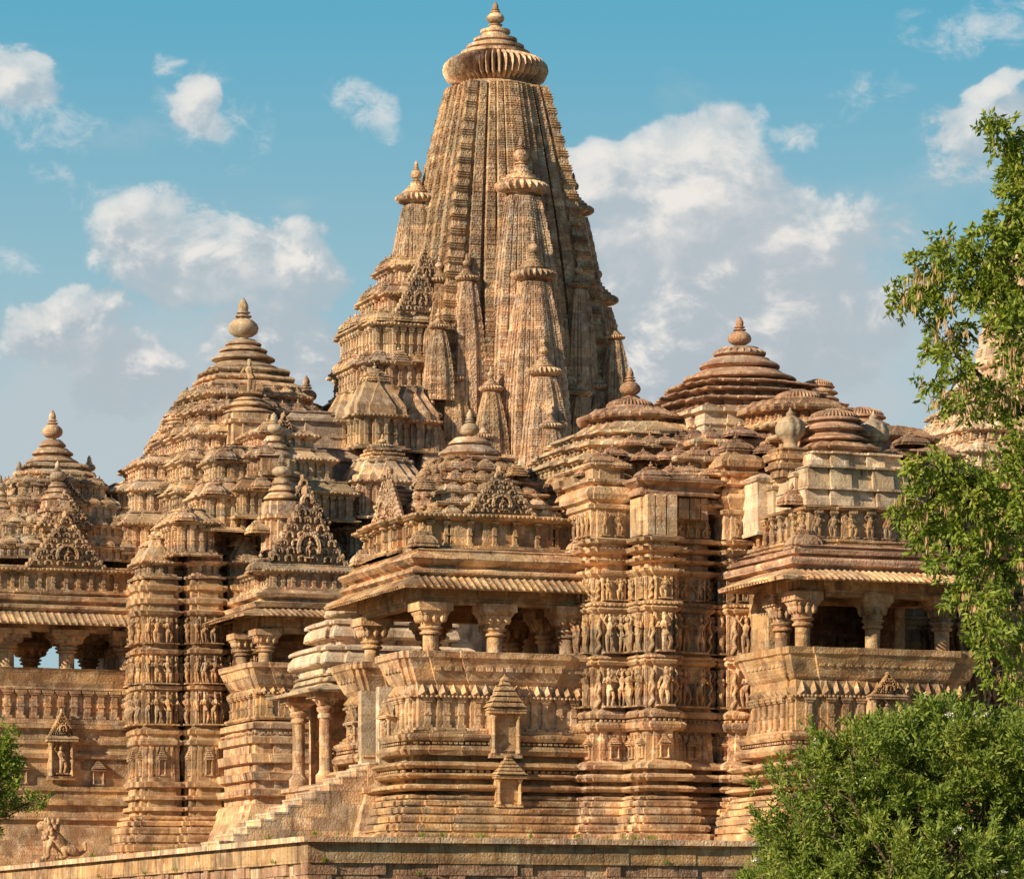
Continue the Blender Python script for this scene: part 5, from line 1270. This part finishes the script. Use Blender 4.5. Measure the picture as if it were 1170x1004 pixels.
def tree():
    rg = np.random.default_rng(11); D = 72.0
    base = world(1330, 1090, D); base[2] = 0
    t = thing('leafy_tree', 'tall leafy green tree with brown seed pods reaching in from the right edge', 'tree', tuple(base))
    # clumps: px, py, radius px
    cl = [(1150,150,22),(1165,178,22),(1160,205,16),(1180,230,30),(1150,258,20),(1120,282,24),(1090,282,18),(1160,300,28),(1062,300,18),(1050,325,20),(1030,342,14),(1075,345,18),(1105,320,22),(1135,330,26),(1165,345,26),(1088,375,18),(1140,372,16),(1166,390,24),(1085,412,16),(1068,392,12),(1108,440,15),(1140,445,18),(1170,440,24),(1075,455,16),(1060,440,9),(1100,466,15),(1135,468,14),(1172,490,20),
          (1060,530,22),(1085,545,26),(1040,560,18),(1030,578,14),(1050,600,20),(1075,590,26),(1110,560,28),(1140,540,28),(1110,600,28),(1145,590,30),(1170,570,24),(1065,625,14),(1090,640,24),(1120,650,26),(1150,640,28),(1175,640,20),(1100,680,16),(1125,690,22),(1155,690,26),(1130,725,20),(1160,735,24),(1120,745,10),(1145,765,16),(1168,775,18),(1165,800,10),
          (1150,525,16),(1175,520,20),(1175,400,20),(1175,270,24)]
    cl += [(1250,140,50),(1275,220,75),(1300,320,90),(1270,420,75),(1330,440,90),(1262,560,65),(1320,580,90),(1250,680,52),(1300,700,80),(1400,350,90),(1390,520,90),(1340,200,80)]
    C_ = []; Dv = []; tips = []
    for px, py, rp in cl:
        dd = D+rg.uniform(-1.6, 1.6) if px < 1200 else D+rg.uniform(-2.5,2.5); c = world(px, py, dd); R = rp/FP*D*1.0
        n = int(34*(rp/20)**2*(13.0 if py < 420 else 8.5)) if px < 1200 else int(70*(rp/20)**1.6)
        nsp = max(4, int(n/16))
        for k in range(nsp):
            v = rg.normal(size=3); v /= np.linalg.norm(v); p0 = c+v*R*rg.uniform(.2,1.0)**.6*np.array([1,1.2,.95])
            dr = v*.6+rg.normal(size=3)*.45+np.array([0,0,-.35]); dr /= np.linalg.norm(dr)
            m = 17; tt = np.arange(m)/m*.30
            pp = p0+np.outer(tt, dr)+np.outer((tt/.3)**2, [0,0,-.07])+rg.normal(size=(m,3))*.022
            side = np.cross(dr, rg.normal(size=3)); side /= np.linalg.norm(side)
            dv = np.outer(np.where(np.arange(m) % 2, 1., -1.), side)*.8+dr*.6+np.array([0,0,-.15])+rg.normal(size=(m,3))*.35
            C_.append(pp); Dv.append(dv)
        tips.append((c, R))
    me = leaves_mesh(np.concatenate(C_)-base, np.concatenate(Dv), .155, .066, rg); me.materials.append(M_leafT)
    part('foliage', me, M_leafT, t)
    mb = MB(); trunk_top = world(1300, 330, D)
    tp = branch_tubes(mb, base.copy(), trunk_top, .42, .16, rg, 8, .02, 10)
    order = sorted(tips, key=lambda q: -q[0][2])
    limbs = []
    for px, py, k in ((1180,250,6),(1150,330,5),(1110,420,5),(1130,560,4),(1140,650,3),(1160,470,5),(1250,180,7)):
        limbs.append(branch_tubes(mb, np.array(tp[min(k, len(tp)-1)]), world(px, py, D+rg.uniform(-1,1)), .14, .045, rg, 6, .07, 7))
    allp = [p for l in limbs for p in l]
    for c, R in tips:
        q = min(allp, key=lambda p: np.linalg.norm(p-c)+(0 if p[0] > c[0] else .6)); branch_tubes(mb, np.array(q), c.copy(), .035, .010, rg, 4, .08, 5)
        for k in range(4):
            v = rg.normal(size=3); branch_tubes(mb, c.copy(), c+v/np.linalg.norm(v)*R*.8, .012, .005, rg, 3, .08, 4)
    V, F = mb.T(); part('trunk', (V-base, F), M_bark, t, smooth=60)
    P_, Q_ = [], []
    for px, py, rp in cl:
        if px > 1200: continue
        for k in range(int(rp/3.6)):
            c = world(px+rg.uniform(-1,1)*rp*.9, py+rg.uniform(-.9,.9)*rp, D-rg.uniform(0,.8))
            for j in range(5): P_.append(c+rg.normal(size=3)*.035); Q_.append(np.array([rg.normal()*.15, rg.normal()*.15, -1.]))
    me = leaves_mesh(np.array(P_)-base, np.array(Q_), .20, .04, rg); me.materials.append(M_pod); part('seed_pods', me, M_pod, t)
tree()
def bush():
    rg = np.random.default_rng(5); D = 66.0
    base = world(1040, 1100, D); base[2] = 0
    t = thing('flowering_bush', 'round dark green bush with tiny white flowers in front of the right balcony', 'bush', tuple(base))
    K = D/FP
    lobes = [(1065,930,115,108),(948,908,72,48),(925,960,62,56),(1000,872,72,44),(1080,848,70,40),(1150,862,72,44),(962,872,42,28),(1170,930,90,90),(896,988,40,38),(1060,1010,180,80),(1080,880,110,70),(1220,900,80,90),(1100,1090,200,110),(960,1060,110,80)]
    C_, Dv, FL = [], [], []; tips = []
    for px, py, rx, rz_ in lobes:
        c = world(px, py, D+rg.uniform(-.5,.5)); n = int(rx*rz_*.019)
        for k in range(n):
            v = rg.normal(size=3); v /= np.linalg.norm(v); q = rg.uniform(.45,1)**.4
            bump = 1+.16*sin(v[0]*7+px)*sin(v[2]*6+py)+.11*rg.normal()
            p1 = c+v*np.array([rx*K, rx*K*.9, rz_*K])*q*bump; big = rg.uniform(.7, 1.4)
            for j in range(int(rg.integers(4, 8))):     # a tuft of leafy shoots
                dr = v*.6+np.array([0,0,.75])+rg.normal(size=3)*.55; dr /= np.linalg.norm(dr)
                m = 14; tt = np.arange(m)/m*.30*big; p0 = p1+rg.normal(size=3)*.045
                pp = p0+np.outer(tt, dr)+rg.normal(size=(m,3))*.010
                C_.append(pp); Dv.append(rg.normal(size=(m,3))*.65+dr*1.0)
                if q > .85 and v[2] > -.1 and rg.random() < .022:
                    for _ in range(3): FL.append(p0+dr*.33*big+rg.normal(size=3)*.03)
        tips.append(c)
    me = leaves_mesh(np.concatenate(C_)-base, np.concatenate(Dv), .125, .040, rg); me.materials.append(M_leafB); part('foliage', me, M_leafB, t)
    P_, Q_ = [], []
    for f in FL:
        for j in range(9): P_.append(f+rg.normal(size=3)*.018); Q_.append(rg.normal(size=3)+np.array([0,0,.5]))
    me = leaves_mesh(np.array(P_)-base, np.array(Q_), .042, .028, rg); me.materials.append(M_petal); part('flowers', me, M_petal, t)
    mb = MB()
    for i in range(16):
        px, py, rx, rz_ = lobes[i % len(lobes)]; s = base+np.array([rg.uniform(-.4,.4), rg.uniform(-.4,.4), 0]); e = world(px+rg.uniform(-.6,.6)*rx, py-rg.uniform(0,.6)*rz_, D+rg.uniform(-1,1))
        P = branch_tubes(mb, s, e, .07, .015, rg, 7, .06, 6)
        for k in range(14):
            q = P[rg.integers(3, len(P))]; branch_tubes(mb, np.array(q), q+rg.normal(size=3)*.5+np.array([0,0,.5]), .014, .005, rg, 3, .08, 4)
    V, F = mb.T(); part('trunk', (V-base, F), M_bark, t, smooth=60)
bush()
def left_shrub():
    rg = np.random.default_rng(8); D = 75.0; base = world(-70, 1100, D); base[2] = 0
    t = thing('small_tree', 'bright green leafy branches coming in at the lower left edge', 'tree', tuple(base))
    cl = [(0,850,18),(8,870,20),(-10,890,30),(14,885,14),(5,915,12),(25,917,10),(40,915,8),(52,914,5),(-40,860,50),(-70,900,60),(-90,830,60),(-30,930,40),(10,838,10),(18,902,8)]
    C_, Dv = [], []; mb = MB(); tp = branch_tubes(mb, base.copy(), world(-75, 860, D), .16, .06, rg, 6, .03, 8)
    for px, py, rp in cl:
        c = world(px, py, D+rg.uniform(-.5,.5)); R = rp*D/FP
        branch_tubes(mb, np.array(tp[4]), c.copy(), .03, .008, rg, 4, .06, 5)
        for k in range(int(14*(rp/10)**2)+6):
            v = rg.normal(size=3); v /= np.linalg.norm(v); p0 = c+v*R*rg.uniform(.1,1)**.6; dr = v*.5+rg.normal(size=3)*.5; dr /= np.linalg.norm(dr); m = 9
            C_.append(p0+np.outer(np.arange(m)/m*.16, dr)+rg.normal(size=(m,3))*.015); Dv.append(rg.normal(size=(m,3))*.8+dr)
    me = leaves_mesh(np.concatenate(C_)-base, np.concatenate(Dv), .10, .042, rg); me.materials.append(M_leafT); part('foliage', me, M_leafT, t)
    V, F = mb.T(); part('trunk', (V-base, F), M_bark, t, smooth=60)
left_shrub()
def weeds():
    rg = np.random.default_rng(21); C_, Dv = [], []
    for k in range(46):
        if k < 30: x, y = rg.uniform(TX, TX+16), TY-.10+rg.uniform(0,.25)
        else: x, y = TX-.05+rg.uniform(0,.3), rg.uniform(TY, TY+26)
        n = int(rg.integers(6, 26)); z = ZT-.02 if rg.random() < .6 else ZT-rg.choice([.15, .64, .95])
        if z < ZT-.1: x, y = (x, TY-.02) if k < 30 else (TX-.02, y)
        s = rg.uniform(.5, 1.2)
        for j in range(n): C_.append([x+rg.normal()*.05, y+rg.normal()*.03, z]); Dv.append(np.array([rg.normal()*.45-(.25 if k >= 30 else 0), rg.normal()*.45-(.25 if k < 30 else 0), 1.0])*s)
    me = leaves_mesh(np.array(C_), np.array(Dv), .17, .018, rg); me.materials.append(M_leafT)
    o = part('weeds', me, M_leafT, kind='stuff', label='sparse tufts of grass growing along the coping of the retaining wall'); o['category'] = 'weeds'
weeds()
